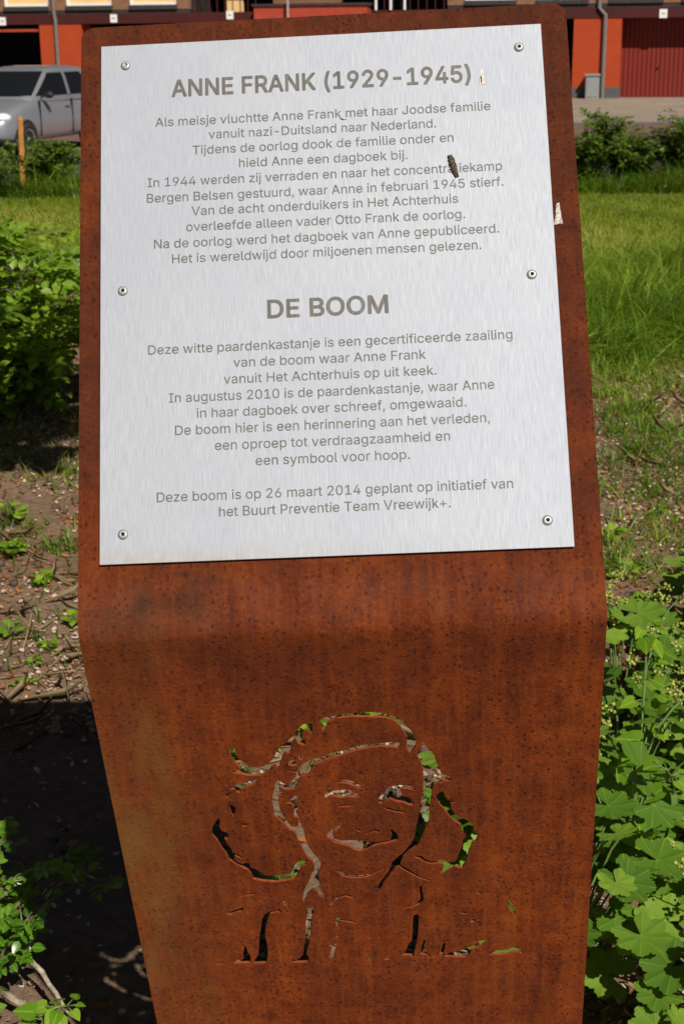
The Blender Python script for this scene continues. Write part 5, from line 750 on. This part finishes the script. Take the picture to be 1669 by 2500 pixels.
def heart_leaf():
    pts = [(0, 0), (.16, -.16), (.36, -.14), (.46, .08), (.42, .34), (.28, .62), (.12, .86), (0, 1.0)]
    vs = []; fs = []
    for x, y in pts: vs.append((-x, y, .12 * x - .15 * y * y if y > 0 else .12 * x)); vs.append((0, max(0, y) if y < 1 else 1, -.15 * max(0, y) ** 2)); vs.append((x, y, .12 * x - .15 * y * y if y > 0 else .12 * x))
    for i in range(len(pts) - 1):
        a = i * 3; fs += [(a, a + 1, a + 4, a + 3), (a + 1, a + 2, a + 5, a + 4)]
    return vs, fs
HEART = heart_leaf()

M_ROSE = leafmat('shrub_leaf', (.075, .165, .010), (.16, .29, .016), (.28, .42, .038), .38, .40, .4, True)
M_GLOSS = leafmat('glossy_leaf', (.035, .12, .008), (.08, .21, .012), (.19, .33, .03), .32, .26, .5, True)
M_HEDGE = leafmat('hedge_leaf', (.040, .085, .010), (.085, .155, .014), (.19, .27, .03), .32, .5, .3)
M_MANTLE = leafmat('mantle_leaf', (.068, .150, .014), (.125, .235, .022), (.23, .36, .040), .28, .45, .35, True)
M_HEART = leafmat('heart_leaf', (.10, .22, .012), (.17, .33, .018), (.30, .46, .04), .42, .36, .4, True)
M_CHEST = leafmat('chestnut_leaf', (.03, .075, .012), (.05, .12, .018), (.09, .18, .03), .30, .5, .3)
M_BLOOM = leafmat('yellow_green_bloom', (.26, .30, .05), (.42, .46, .09), (.58, .60, .18), .2, .6, .2)
M_STEM = plain('green_stem', (.12, .19, .045), .5, 0, .3, .3, 20)
M_WOOD = plain('grey_brown_twig', (.16, .115, .075), .85, 0, .2, .45, 60)
M_BARK = plain('grey_bark', (.13, .105, .085), .9, 0, .2, .4, 25)

def bez(p0, p1, p2, n):
    t = np.linspace(0, 1, n)[:, None]; return (1 - t) ** 2 * p0 + 2 * t * (1 - t) * p1 + t * t * p2
UPV = np.array([0, 0, 1.0]); SUNN = np.array(SUNV)
def shrub(name, label, cat, group, base, H, R, nstem, seed, mat, leaf_len, leaflets=5, per_twig=5, twigs=6, shape=LEAF, stemr=.006, low=.15, open_=.7, wmat=None, lean=(0, 0), droop=.2):
    r = np.random.RandomState(seed); base = np.array(base, float)
    root = empty(name, tuple(base), 0, label, cat, group)
    sm = MB(); A = []; Nn = []; P = []; L = []
    for s in range(nstem):
        az = r.rand() * 6.283; q = math.sqrt(r.rand()) * R
        tip = np.array([math.cos(az) * q + lean[0] * H, math.sin(az) * q + lean[1] * H, H * (1 - .42 * (q / R) ** 2) * (.78 + .22 * r.rand())])
        st = np.array([math.cos(az) * q * .15 * r.rand(), math.sin(az) * q * .15, -.02])
        c = bez(st, np.array([tip[0] * .25, tip[1] * .25, tip[2] * .75]), tip, 8)
        sm.tube(c, np.linspace(stemr, stemr * .35, 8), 5)
        for k in range(twigs):
            t = low + (1 - low) * (k + r.rand()) / twigs
            p = c[min(7, int(t * 7))] * (1 - (t * 7 % 1)) + c[min(7, int(t * 7) + 1)] * (t * 7 % 1)
            a2 = az + r.randn() * 1.3; ln = leaf_len * (2.2 + 1.8 * r.rand()) * open_
            d = np.array([math.cos(a2), math.sin(a2), .35 + .5 * r.randn() * .5]); d /= np.linalg.norm(d)
            e = p + d * ln; mid = p + d * ln * .5 + UPV * ln * .12
            tw = bez(p, mid, e - UPV * ln * droop, 4); sm.tube(tw, [stemr * .35, stemr * .3, stemr * .25, stemr * .15], 4)
            for j in range(per_twig):
                u = (j + .6) / per_twig; b = tw[0] * (1 - u) ** 2 + 2 * tw[1] * u * (1 - u) + tw[3] * u * u
                a3 = a2 + r.randn() * .9
                pd = np.array([math.cos(a3), math.sin(a3), .15 + .35 * r.randn()]); pd /= np.linalg.norm(pd)
                nrm = UPV * .75 + pd * -.1 + SUNN * .35 + r.randn(3) * .38
                rl = leaf_len * (.7 + .5 * r.rand())
                if leaflets == 1:
                    P.append(b); A.append(pd); Nn.append(nrm); L.append(rl)
                else:
                    side = np.cross(pd, nrm); side /= np.linalg.norm(side) + 1e-9; np_ = leaflets // 2
                    for m in range(np_):
                        pos = b + pd * rl * (.55 + .72 * m)
                        for sg in (-1, 1):
                            P.append(pos); A.append(pd * .45 + side * sg); Nn.append(nrm + r.randn(3) * .18); L.append(rl * (.75 + .2 * r.rand()))
                    P.append(b + pd * rl * (.55 + .72 * (np_ - .45))); A.append(pd); Nn.append(nrm); L.append(rl)
    P, A, Nn, L = map(np.array, (P, A, Nn, L))
    keep = P[:, 2] > .015 - base[2]
    P, A, Nn, L = P[keep], A[keep], Nn[keep], L[keep]
    lum = np.clip(r.rand(len(P)) * .7 + .3 * np.repeat(r.rand(len(P) // 7 + 1), 7)[:len(P)], 0, 1)
    me = cloud_mesh('foliage', shape[0], shape[1], P, frames(A, Nn), L, lum)
    link('foliage', me, root, mat)
    sm.build('stems', wmat or M_WOOD, root, smooth=True)
    return root

# lady's mantle clumps on the right
def mantle(label, base, H, R, n, seed, nflower=3, size=.056, face=(0, 0)):
    nflower = nflower + 2 if nflower > 2 else nflower
    r = np.random.RandomState(seed); base = np.array(base, float)
    root = empty('mantle_plant', tuple(base), 0, label, 'plant', "lady's mantle clumps right of the sign")
    sm = MB(); P = []; A = []; N = []; L = []
    for i in range(n):
        az = i * 2.399 + r.randn() * .3; q = R * math.sqrt((i + .5) / n) * (.85 + .3 * r.rand())
        top = np.array([math.cos(az) * q, math.sin(az) * q, H * (1 - .55 * (q / R) ** 2) * (.72 + .35 * r.rand())])
        c = bez(np.array([math.cos(az) * .02, math.sin(az) * .02, 0]), np.array([top[0] * .35, top[1] * .35, top[2] * .85]), top, 6)
        sm.tube(c, np.linspace(.0028, .0018, 6), 5)
        out = np.array([math.cos(az), math.sin(az), -.15 + .25 * r.randn()])
        P.append(top); A.append(out); N.append(UPV * 1.0 + out * .35 + SUNN * .55 + r.randn(3) * .22); L.append(size * (.65 + .6 * r.rand()))
    for i in range(int(n * .8)):                # the lower storey of leaves
        az = r.rand() * 6.28; q = R * (.35 + .75 * r.rand()); top = np.array([math.cos(az) * q, math.sin(az) * q, H * (.22 + .38 * r.rand())])
        sm.tube(bez(np.array([math.cos(az) * .02, math.sin(az) * .02, 0]), np.array([top[0] * .4, top[1] * .4, top[2] * .8]), top, 5), np.linspace(.0026, .0016, 5), 4)
        out = np.array([math.cos(az), math.sin(az), -.1 + .2 * r.randn()])
        P.append(top); A.append(out); N.append(UPV + out * .4 + SUNN * .5 + r.randn(3) * .25); L.append(size * (.6 + .5 * r.rand()))
    n = len(P)
    P, A, N, L = map(np.array, (P, A, N, L))
    link('leaves', cloud_mesh('leaves', *MANTLE, P, frames(A, N), L, r.rand(n), vein=MVEIN), root, M_MANTLE)
    sm.build('stalks', M_STEM, root, smooth=True)
    bud = MB(); bud.lathe([(.00001, -.5), (.42, -.25), (.5, .1), (.3, .45), (.00001, .5)], 5)
    for k in range(nflower):
        az = r.rand() * 6.28; q = R * (.2 + .75 * r.rand()); fm = MB(); BP = []
        top = np.array([math.cos(az) * q, math.sin(az) * q, H * (1.02 + .22 * r.rand()) * (1 - .25 * (q / R) ** 2)])
        c = bez(np.zeros(3), np.array([top[0] * .3, top[1] * .3, top[2] * .8]), top, 7)
        fl = MB(); fl.tube(c, np.linspace(.0024, .0013, 7), 5)
        for j in range(5):
            d = r.randn(3) * .7 + np.array([0, 0, .7]); d /= np.linalg.norm(d); e = c[-1 - (j % 3)] + d * (.018 + .02 * r.rand())
            fl.tube([c[-1 - (j % 3)], e], [.001, .0007], 4)
            BP.append(e + r.randn(13, 3) * .0058)
        BP = np.concatenate(BP)
        st = fl.build('flower_stalk', M_STEM, root, smooth=True)
        Rm = frames(r.randn(len(BP), 3), r.randn(len(BP), 3) + .01)
        link('flower_cluster', cloud_mesh('flower_cluster', bud.v, bud.f, BP, Rm, .0062 * (.7 + .6 * r.rand(len(BP))), r.rand(len(BP))), st, M_BLOOM)
    return root
mantles = [
    ((.66, 2.06, 0), .30, .22, 26, 4, .046, "lady's mantle clump with big scalloped leaves against the lower right edge of the sign"),
    ((.95, 2.36, 0), .34, .27, 34, 5, .050, "lady's mantle clump at the right picture edge, in front of the taller flowering clump"),
    ((.56, 2.62, 0), .40, .26, 30, 6, .060, "lady's mantle clump with yellow green flower heads close behind the sign's right edge"),
    ((.98, 2.92, 0), .42, .30, 34, 6, .055, "tall lady's mantle clump with pale flowers in the middle of the right bed"),
    ((.66, 3.22, 0), .34, .24, 26, 3, .055, "lady's mantle clump half hidden behind the bend of the sign"),
    ((1.08, 3.55, 0), .40, .28, 30, 2, .055, "rearmost lady's mantle clump next to the bare soil on the right"),
    ((.285, 2.43, 0), .46, .15, 30, 0, .050, "lady's mantle clump added unseen behind the sign to shade the right face line of the portrait"),  # extra plant put in to darken what shows through the holes
    ((.80, 2.66, 0), .30, .22, 24, 2, .050, "small lady's mantle clump filling the gap in the middle of the right bed"),
    ((.37, 2.21, 0), .54, .19, 36, 2, .052, "tall lady's mantle clump seen through the right side of the portrait cut out"),  # added sun blocker, keeps the soil behind the holes dark
]
for i, (b, H, R, n, nf, sz, lab) in enumerate(mantles): mantle(lab, b, H, R, n, 40 + i, nf, sz)

# climbing weed with heart shaped leaves, arching stems
def bindweed(label, base, stems, seed, size=.045):
    r = np.random.RandomState(seed); base = np.array(base, float)
    root = empty('bindweed', tuple(base), 0, label, 'plant'); sm = MB(); P = []; A = []; N = []; L = []
    for p1, p2 in stems:
        c = bez(np.zeros(3), np.array(p1, float), np.array(p2, float), 14); sm.tube(c, np.linspace(.0034, .0014, 14), 6)
        for k in range(3, 14):
            for q in range(2 if k < 12 else 3):
                az = r.rand() * 6.28; d = np.array([math.cos(az), math.sin(az), .2 * r.randn()])
                e = c[k] + d * .02; sm.tube([c[k], e], [.0012, .001], 4)
                P.append(e); A.append(d + UPV * -.25); N.append(UPV * .8 + d * .2 + SUNN * .5 + r.randn(3) * .3); L.append(size * (.6 + .7 * r.rand()) * (1 - .35 * k / 14))
    P, A, N, L = map(np.array, (P, A, N, L))
    link('leaves', cloud_mesh('leaves', *HEART, P, frames(A, N), L, r.rand(len(P))), root, M_HEART)
    sm.build('vines', M_STEM, root, smooth=True)
bindweed('bindweed with arching pale stems and pointed leaves along the right edge of the sign', (.50, 2.33, 0), [((-.02, .0, .62), (.24, .12, .46)), ((.05, .1, .5), (.05, .16, .58)), ((.1, -.1, .4), (.02, -.16, .46))], 7)
bindweed('bindweed with broad bright leaves on the dark soil at the lower left of the sign', (-.50, 2.0, 0), [((.0, .0, .14), (.05, .02, .12)), ((.03, -.05, .12), (.05, -.09, .08))], 9, .034)

# rose bushes on the left
shrub('rose_bush', 'small glossy rose bush with thick grey twigs in the lower left corner', 'bush', 'rose bushes on the left', (-.66, 2.10, 0), .37, .26, 13, 3, M_GLOSS, .023, 5, 4, 6, LEAF, .006, .2, 1.0)
tw = MB(); b0 = at(40, 2420, .06)
root = empty('fallen_branch', tuple(b0), 0, 'grey peeling branch lying under the rose bush in the lower left corner', 'branch')
def sub(a): return tuple(np.array(a) - b0)
def wob(p, q, n, s, a=.0018):
    r = np.random.RandomState(s); p = np.array(p); q = np.array(q); return [p + (q - p) * k / (n - 1) + r.randn(3) * a * (0 < k < n - 1) for k in range(n)]
tw.tube([sub(x) for x in wob(at(62, 2320, .10), at(178, 2482, .04), 7, 1)], np.linspace(.0055, .0035, 7), 7)
tw.build('bough', plain('peeling_bark', (.36, .29, .22), .9, 0, .2, .5, 90), root, smooth=True)
tw = MB(); tw.tube([sub(x) for x in wob(at(10, 2425, .05), at(190, 2520, .03), 8, 2)], np.linspace(.007, .005, 8), 7)
tw.build('bough', bpy.data.materials['peeling_bark'], root, smooth=True)
shrub('rose_bush', 'leafy light green bush beside the sign, leaning over bare soil on the left', 'bush', 'rose bushes on the left', (-1.60, 6.55, 0), .92, .80, 46, 11, M_ROSE, .062, 5, 4, 8, LEAF, .008, .12, .75)
shrub('rose_bush', 'darker bush behind the light green bush at the left picture edge', 'bush', 'rose bushes on the left', (-2.55, 8.0, 0), .88, .55, 20, 12, M_ROSE, .042, 5, 4, 6, LEAF, .008, .2, .8)

# chestnut tree added to shade the left soil; all of it out of view
def chestnut():  # added tree, out of view, only there for its shade
    r = np.random.RandomState(21); base = np.array([-1.16, 3.55, 0])
    root = empty('shade_chestnut', tuple(base), 0, 'young chestnut tree added out of view to shade the soil left of the sign', 'tree')
    bend = [(0, 0, -.05), (.02, 0, .7), (.16, .01, 1.5), (.46, .02, 2.15), (.80, .02, 2.6), (1.0, .0, 2.9)]
    m = MB(); m.tube(bend, [.035, .03, .026, .02, .013, .006], 9); m.build('shade_trunk', M_BARK, root, smooth=True)
    lm = MB(); P = []; A = []; N = []; L = []
    for k in range(22):
        f = k / 21; s = np.array([.46 + .50 * f, .02, 2.15 + .70 * f]); az = k * 2.399; ln = (.62 - .25 * f) * (.8 + .3 * r.rand())
        d = np.array([math.cos(az), math.sin(az) * .9, .30]); e = s + d * ln
        lm.tube([s, s + d * ln * .5 + UPV * .03, e], [.009, .006, .003], 5)
        for j in range(8):
            p = s + d * ln * (.3 + .8 * j / 7) + r.randn(3) * .07; p[2] = max(p[2], 2.15)
            hd = r.randn(3) * np.array([1, 1, .25]); hd /= np.linalg.norm(hd); nr = UPV + r.randn(3) * .3
            sd_ = np.cross(hd, nr); sd_ /= np.linalg.norm(sd_)
            for q in range(-3, 4):
                th = q * .55; P.append(p); A.append(hd * math.cos(th) + sd_ * math.sin(th) - UPV * .15); N.append(nr); L.append(.15 * (1 - .09 * abs(q)) * (.7 + .4 * r.rand()))
    P, A, N, L = map(np.array, (P, A, N, L))
    lm.build('limbs', M_BARK, root, smooth=True)
    link('shade_crown', cloud_mesh('shade_crown', *leaf_shape(3, .20, .06, .2), P, frames(A, N), L, r.rand(len(P))), root, M_CHEST)
chestnut()

# hedge shrubs along the far side of the lawn
hedge = [(-3.95, 15.9, .54, .62, 'bushy hedge shrub in front of the parked car on the left'), (-3.25, 16.75, .62, .5, 'low hedge shrub between the parked car and the left edge of the sign'),
         (2.70, 16.7, .90, .62, 'dense hedge shrub right beside the upper right edge of the sign'), (3.85, 16.75, .86, .50, 'upright hedge shrub near the garage door in the upper right'),
         (3.25, 16.95, .62, .45, 'low hedge shrub in the gap between the dense and the upright hedge shrub'),
         (4.75, 16.9, .70, .5, 'last hedge shrub at the right picture edge')]
for i, (x, y, H, R, lab) in enumerate(hedge):
    shrub('hedge_shrub', lab, 'shrub', 'hedge shrubs along the road', (x, y, 0), H, R, 46, 60 + i, M_HEDGE, .055, 3, 4, 8, LEAF_LO, .007, .12, .8, lean=(0, 0))

# small weeds dotted over the bare soil
def weed_at(px, py, seed, n=9, size=.03, H=.05, shape=HEART, mat=M_HEART, lab=''):
    r = np.random.RandomState(seed); p = at(px, py, 0); p[2] = float(ground_z(p[0], p[1]))
    root = empty('weed', tuple(p), 0, lab, 'weed', 'weeds on the bare soil')
    az = np.arange(n) * 2.399 + r.rand(n); q = .006 + .03 * r.rand(n) * size / .03
    P = np.stack([np.cos(az) * q, np.sin(az) * q, H * (.3 + .7 * r.rand(n))], 1)
    A = np.stack([np.cos(az), np.sin(az), .25 + .3 * r.randn(n)], 1)
    N = UPV + .3 * r.randn(n, 3) + .3 * SUNN
    link('leaves', cloud_mesh('leaves', shape[0], shape[1], P, frames(A, N), size * (.7 + .6 * r.rand(n)), r.rand(n)), root, mat)
    m = MB()
    for k in range(n): m.tube([(0, 0, -.01), tuple(P[k])], [.0015, .001], 4)
    m.build('stalks', M_STEM, root, smooth=True)
weeds = [(25, 1290, 22, .06, .12, 'largest leafy weed on the left soil, cut by the picture edge'), (30, 1365, 14, .05, .08, 'leafy weed just below the largest weed at the left edge'),
         (105, 1435, 12, .04, .06, 'pale weed rosette halfway between left edge and bend of the sign'), (24, 1562, 9, .045, .07, 'weed with round leaves above the dark shadow, at the left edge'),
         (85, 1628, 6, .03, .04, 'small weed just above the edge of the dark shadow'), (128, 1590, 8, .03, .04, 'tiny weed between fallen petals near the bend of the sign'),
         (60, 1672, 5, .028, .03, 'lowest small weed, right at the edge of the sign shadow'), (185, 1530, 8, .035, .05, 'weed touching the left edge of the sign at the bend'),
         (175, 1165, 8, .035, .05, 'weed growing at the edge of the shade, left of the plate'),
         (1520, 1420, 12, .04, .08, "weed in front of the tallest lady's mantle clump"), (1600, 1262, 8, .035, .05, 'weed with two pale leaves on the right soil'),
         (1500, 1330, 9, .04, .07, 'weed beside the right edge of the sign on the bare soil'), (1440, 1180, 10, .04, .06, 'weed close to the right edge of the sign below the tall grass'),
         (560, 1845, 14, .045, .08, 'weed seen through the left hair line of the portrait'), (600, 1960, 12, .04, .07, 'weed seen through the left curl of the portrait'), (690, 2130, 14, .04, .07, 'weed seen through the lower left hair line of the portrait'),
         (760, 1790, 12, .05, .08, 'weed seen through the fringe of the portrait'), (640, 2260, 10, .04, .06, 'weed seen through the shoulder line of the portrait'), (880, 1740, 10, .05, .06, 'weed seen through the top of the portrait hair')]
for i, (px, py, n, sz, H, lab) in enumerate(weeds): weed_at(px, py, 300 + i, n + 4, sz * .62, H * .7, HEART if i % 3 else LEAF, M_HEART if i % 2 else M_ROSE, lab)

# ------------------------------------------------------------------ grass and litter
def blade(w=.5, bend=.35): return [(-w, 0, 0), (w, 0, 0), (-w * .7, .5, bend * .25), (w * .7, .5, bend * .25), (0, 1, bend)], [(0, 1, 3, 2), (2, 3, 4)]
M_GRASS = leafmat('grass_blade', (.12, .19, .012), (.21, .29, .018), (.38, .40, .07), .30, .5, .3)
M_TALL = leafmat('tall_grass_blade', (.035, .10, .006), (.12, .235, .012), (.36, .44, .06), .35, .42, .35)
def grass(name, pts, length, width, seed, mat, lean=.45, bend=.35):
    r = np.random.RandomState(seed); n = len(pts); az = r.rand(n) * 6.283
    A = np.stack([np.cos(az) * lean * r.rand(n), np.sin(az) * lean * r.rand(n), np.ones(n)], 1)
    face = np.stack([np.cos(az + 1.57 * r.randn(n) * .3), np.sin(az), np.zeros(n)], 1) + r.randn(n, 3) * .1
    L = length; sc = np.stack([np.broadcast_to(width, n) * (.7 + .6 * r.rand(n)), L, L], 1)
    tv, tf = blade(.5, bend)
    me = cloud_mesh(name, tv, tf, pts, frames(A, face), sc, np.clip(.5 + .24 * r.randn(n) + .42 * smooth_noise(pts[:, 0] * 1.7, pts[:, 1] * 1.1, 19), 0, 1))
    return tag(link(name, me, None, mat), kind='stuff')
def ptsxy(x, y): return np.stack([x, y, ground_z(x, y) + .004], 1)
r = np.random.RandomState(5)
n = 340000; y = 9.5 + 6.9 * r.rand(n) ** .9; x = (r.rand(n) * 2 - 1) * (.29 * y + 1.5)
k = smooth_noise(x * 1.6, y * 1.2, 8); keep = (k + r.randn(n) * .55 > -.75) & (y > 9.9 + .5 * smooth_noise(x, y * .3, 2)); x, y, k = x[keep], y[keep], k[keep]
grass('lawn_grass', ptsxy(x, y), .035 + .030 * r.rand(len(x)) + .012 * np.clip(k, -1, 1), .0062, 6, M_GRASS, .9, .5)
# rough grass right of the sign, fading to tufts on the soil; some on the left
def patch(n, x0, x1, y0, y1, thr, s):
    q = np.random.RandomState(s); x = x0 + (x1 - x0) * q.rand(n); y = y0 + (y1 - y0) * q.rand(n); k = smooth_noise(x * 2.2, y * 1.8, s)
    m = k + .25 * q.randn(n) > thr; return x[m], y[m], k[m], q
x, y, k, q = patch(40000, .9, 3.6, 7.3, 10.8, -.32, 31)
grass('rough_grass', ptsxy(x, y), (.08 + .28 * q.rand(len(x)) ** 1.3) * (1 + .75 * np.clip(k, -1, 1)), .0075, 32, M_TALL, 1.5, .8)
x, y, k, q = patch(15000, -3.4, -.8, 8.0, 10.8, -.2, 33)
grass('left_rough_grass'.replace('left_', 'meadow_'), ptsxy(x, y), (.10 + .22 * q.rand(len(x))), .007, 34, M_TALL, .7, .45)
q = np.random.RandomState(41); n = 16000; x = -5.2 + 10.6 * q.rand(n); y = 15.9 + 1.2 * q.rand(n) ** 1.3; k = smooth_noise(x * 2.5, y, 41); m = k > -.5
grass('hedge_foot_grass', ptsxy(x[m], y[m]), (.10 + .24 * q.rand(m.sum())) * (1 + .5 * np.clip(k[m], -1, 1)), .011, 42, M_TALL, .9, .6)
xx = []; yy = []; ll = []
q = np.random.RandomState(77)
for j in range(340):
    cx_, cy_ = (q.rand() * 1.9 + .65, 4.2 + 3.3 * q.rand()) if j < 260 else (-.5 - 1.3 * q.rand(), 3.6 + 3.0 * q.rand())
    if j < 260 and cx_ < .24 * cy_ * .75: cx_ += .5
    m = int(18 + 90 * q.rand() ** 2 * (1 if j < 260 else .6)); rad = .03 + .10 * q.rand()
    xx.append(cx_ + q.randn(m) * rad); yy.append(cy_ + q.randn(m) * rad * 1.1); ll.append((.035 + .07 * q.rand()) * (.6 + .7 * q.rand(m)))
for j in range(55):
    cx_, cy_ = -.45 + .95 * q.rand(), 2.35 + 1.6 * q.rand(); m = 14
    xx.append(cx_ + q.randn(m) * .05); yy.append(cy_ + q.randn(m) * .05); ll.append(.03 + .05 * q.rand(m))
xx, yy, ll = map(np.concatenate, (xx, yy, ll))
grass('sparse_grass', ptsxy(xx, yy), ll, .0055, 78, M_TALL, 1.1, .6)

def litter(name, n, seed, mat, L, aspect, curl=.25, dens=None, shape=None):
    q = np.random.RandomState(seed); n = int(n * 1.25); y = .9 + 7.7 * q.rand(n) ** 1.05; x = (q.rand(n) * 2 - 1) * (.29 * y + .6)
    k = smooth_noise(x * 3.1, y * 2.6, seed); m = (k * 1.3 + .4 * q.randn(n) > .05) & ~((y < 3.25) & (x < -.32) & (q.rand(n) < .90)); x, y = x[m], y[m]; n = len(x)
    az = q.rand(n) * 6.283; A = np.stack([np.cos(az), np.sin(az), .25 * q.randn(n)], 1); N = UPV + .45 * q.randn(n, 3)
    p = ptsxy(x, y); p[:, 2] += .004
    tv, tf = shape or ([(-.5, 0, .0), (0, -.15, -.05), (.5, 0, .0), (-.45, .7, curl * .5), (0, .75, .0), (.45, .7, curl * .5), (0, 1.1, curl)], [(0, 1, 4, 3), (1, 2, 5, 4), (3, 4, 6), (4, 5, 6)])
    l = L * (.5 + q.rand(n)); sc = np.stack([l * aspect, l, l], 1)
    return tag(link(name, cloud_mesh(name, tv, tf, p, frames(A, N), sc, q.rand(n)), None, mat), kind='stuff')
litter('fallen_petals', 70000, 91, leafmat('petal', (.40, .22, .14), (.60, .42, .30), (.76, .68, .56), .2, .7, .2), .0095, .8)
litter('bud_scales', 22000, 92, leafmat('bud_scale', (.16, .045, .015), (.34, .10, .025), (.46, .19, .055), .15, .7, .2), .014, .5)
litter('dry_leaf_litter', 9000, 93, leafmat('dry_leaf', (.17, .095, .05), (.30, .18, .10), (.45, .32, .19), .1, .8, .2), .028, .55, .5)
litter('dry_straw', 3500, 94, leafmat('straw', (.22, .15, .08), (.33, .24, .13), (.45, .36, .22), .1, .8, .2), .10, .035)
cl = MB(); cl.lathe([(.00001, -.4), (.45, -.2), (.5, .1), (.3, .4), (.00001, .45)], 6)
litter('soil_clods', 5200, 95, plain('clod', (.11, .075, .052), .95, 0, .1, .4, 50), .022, 1.0, shape=(cl.v, cl.f))
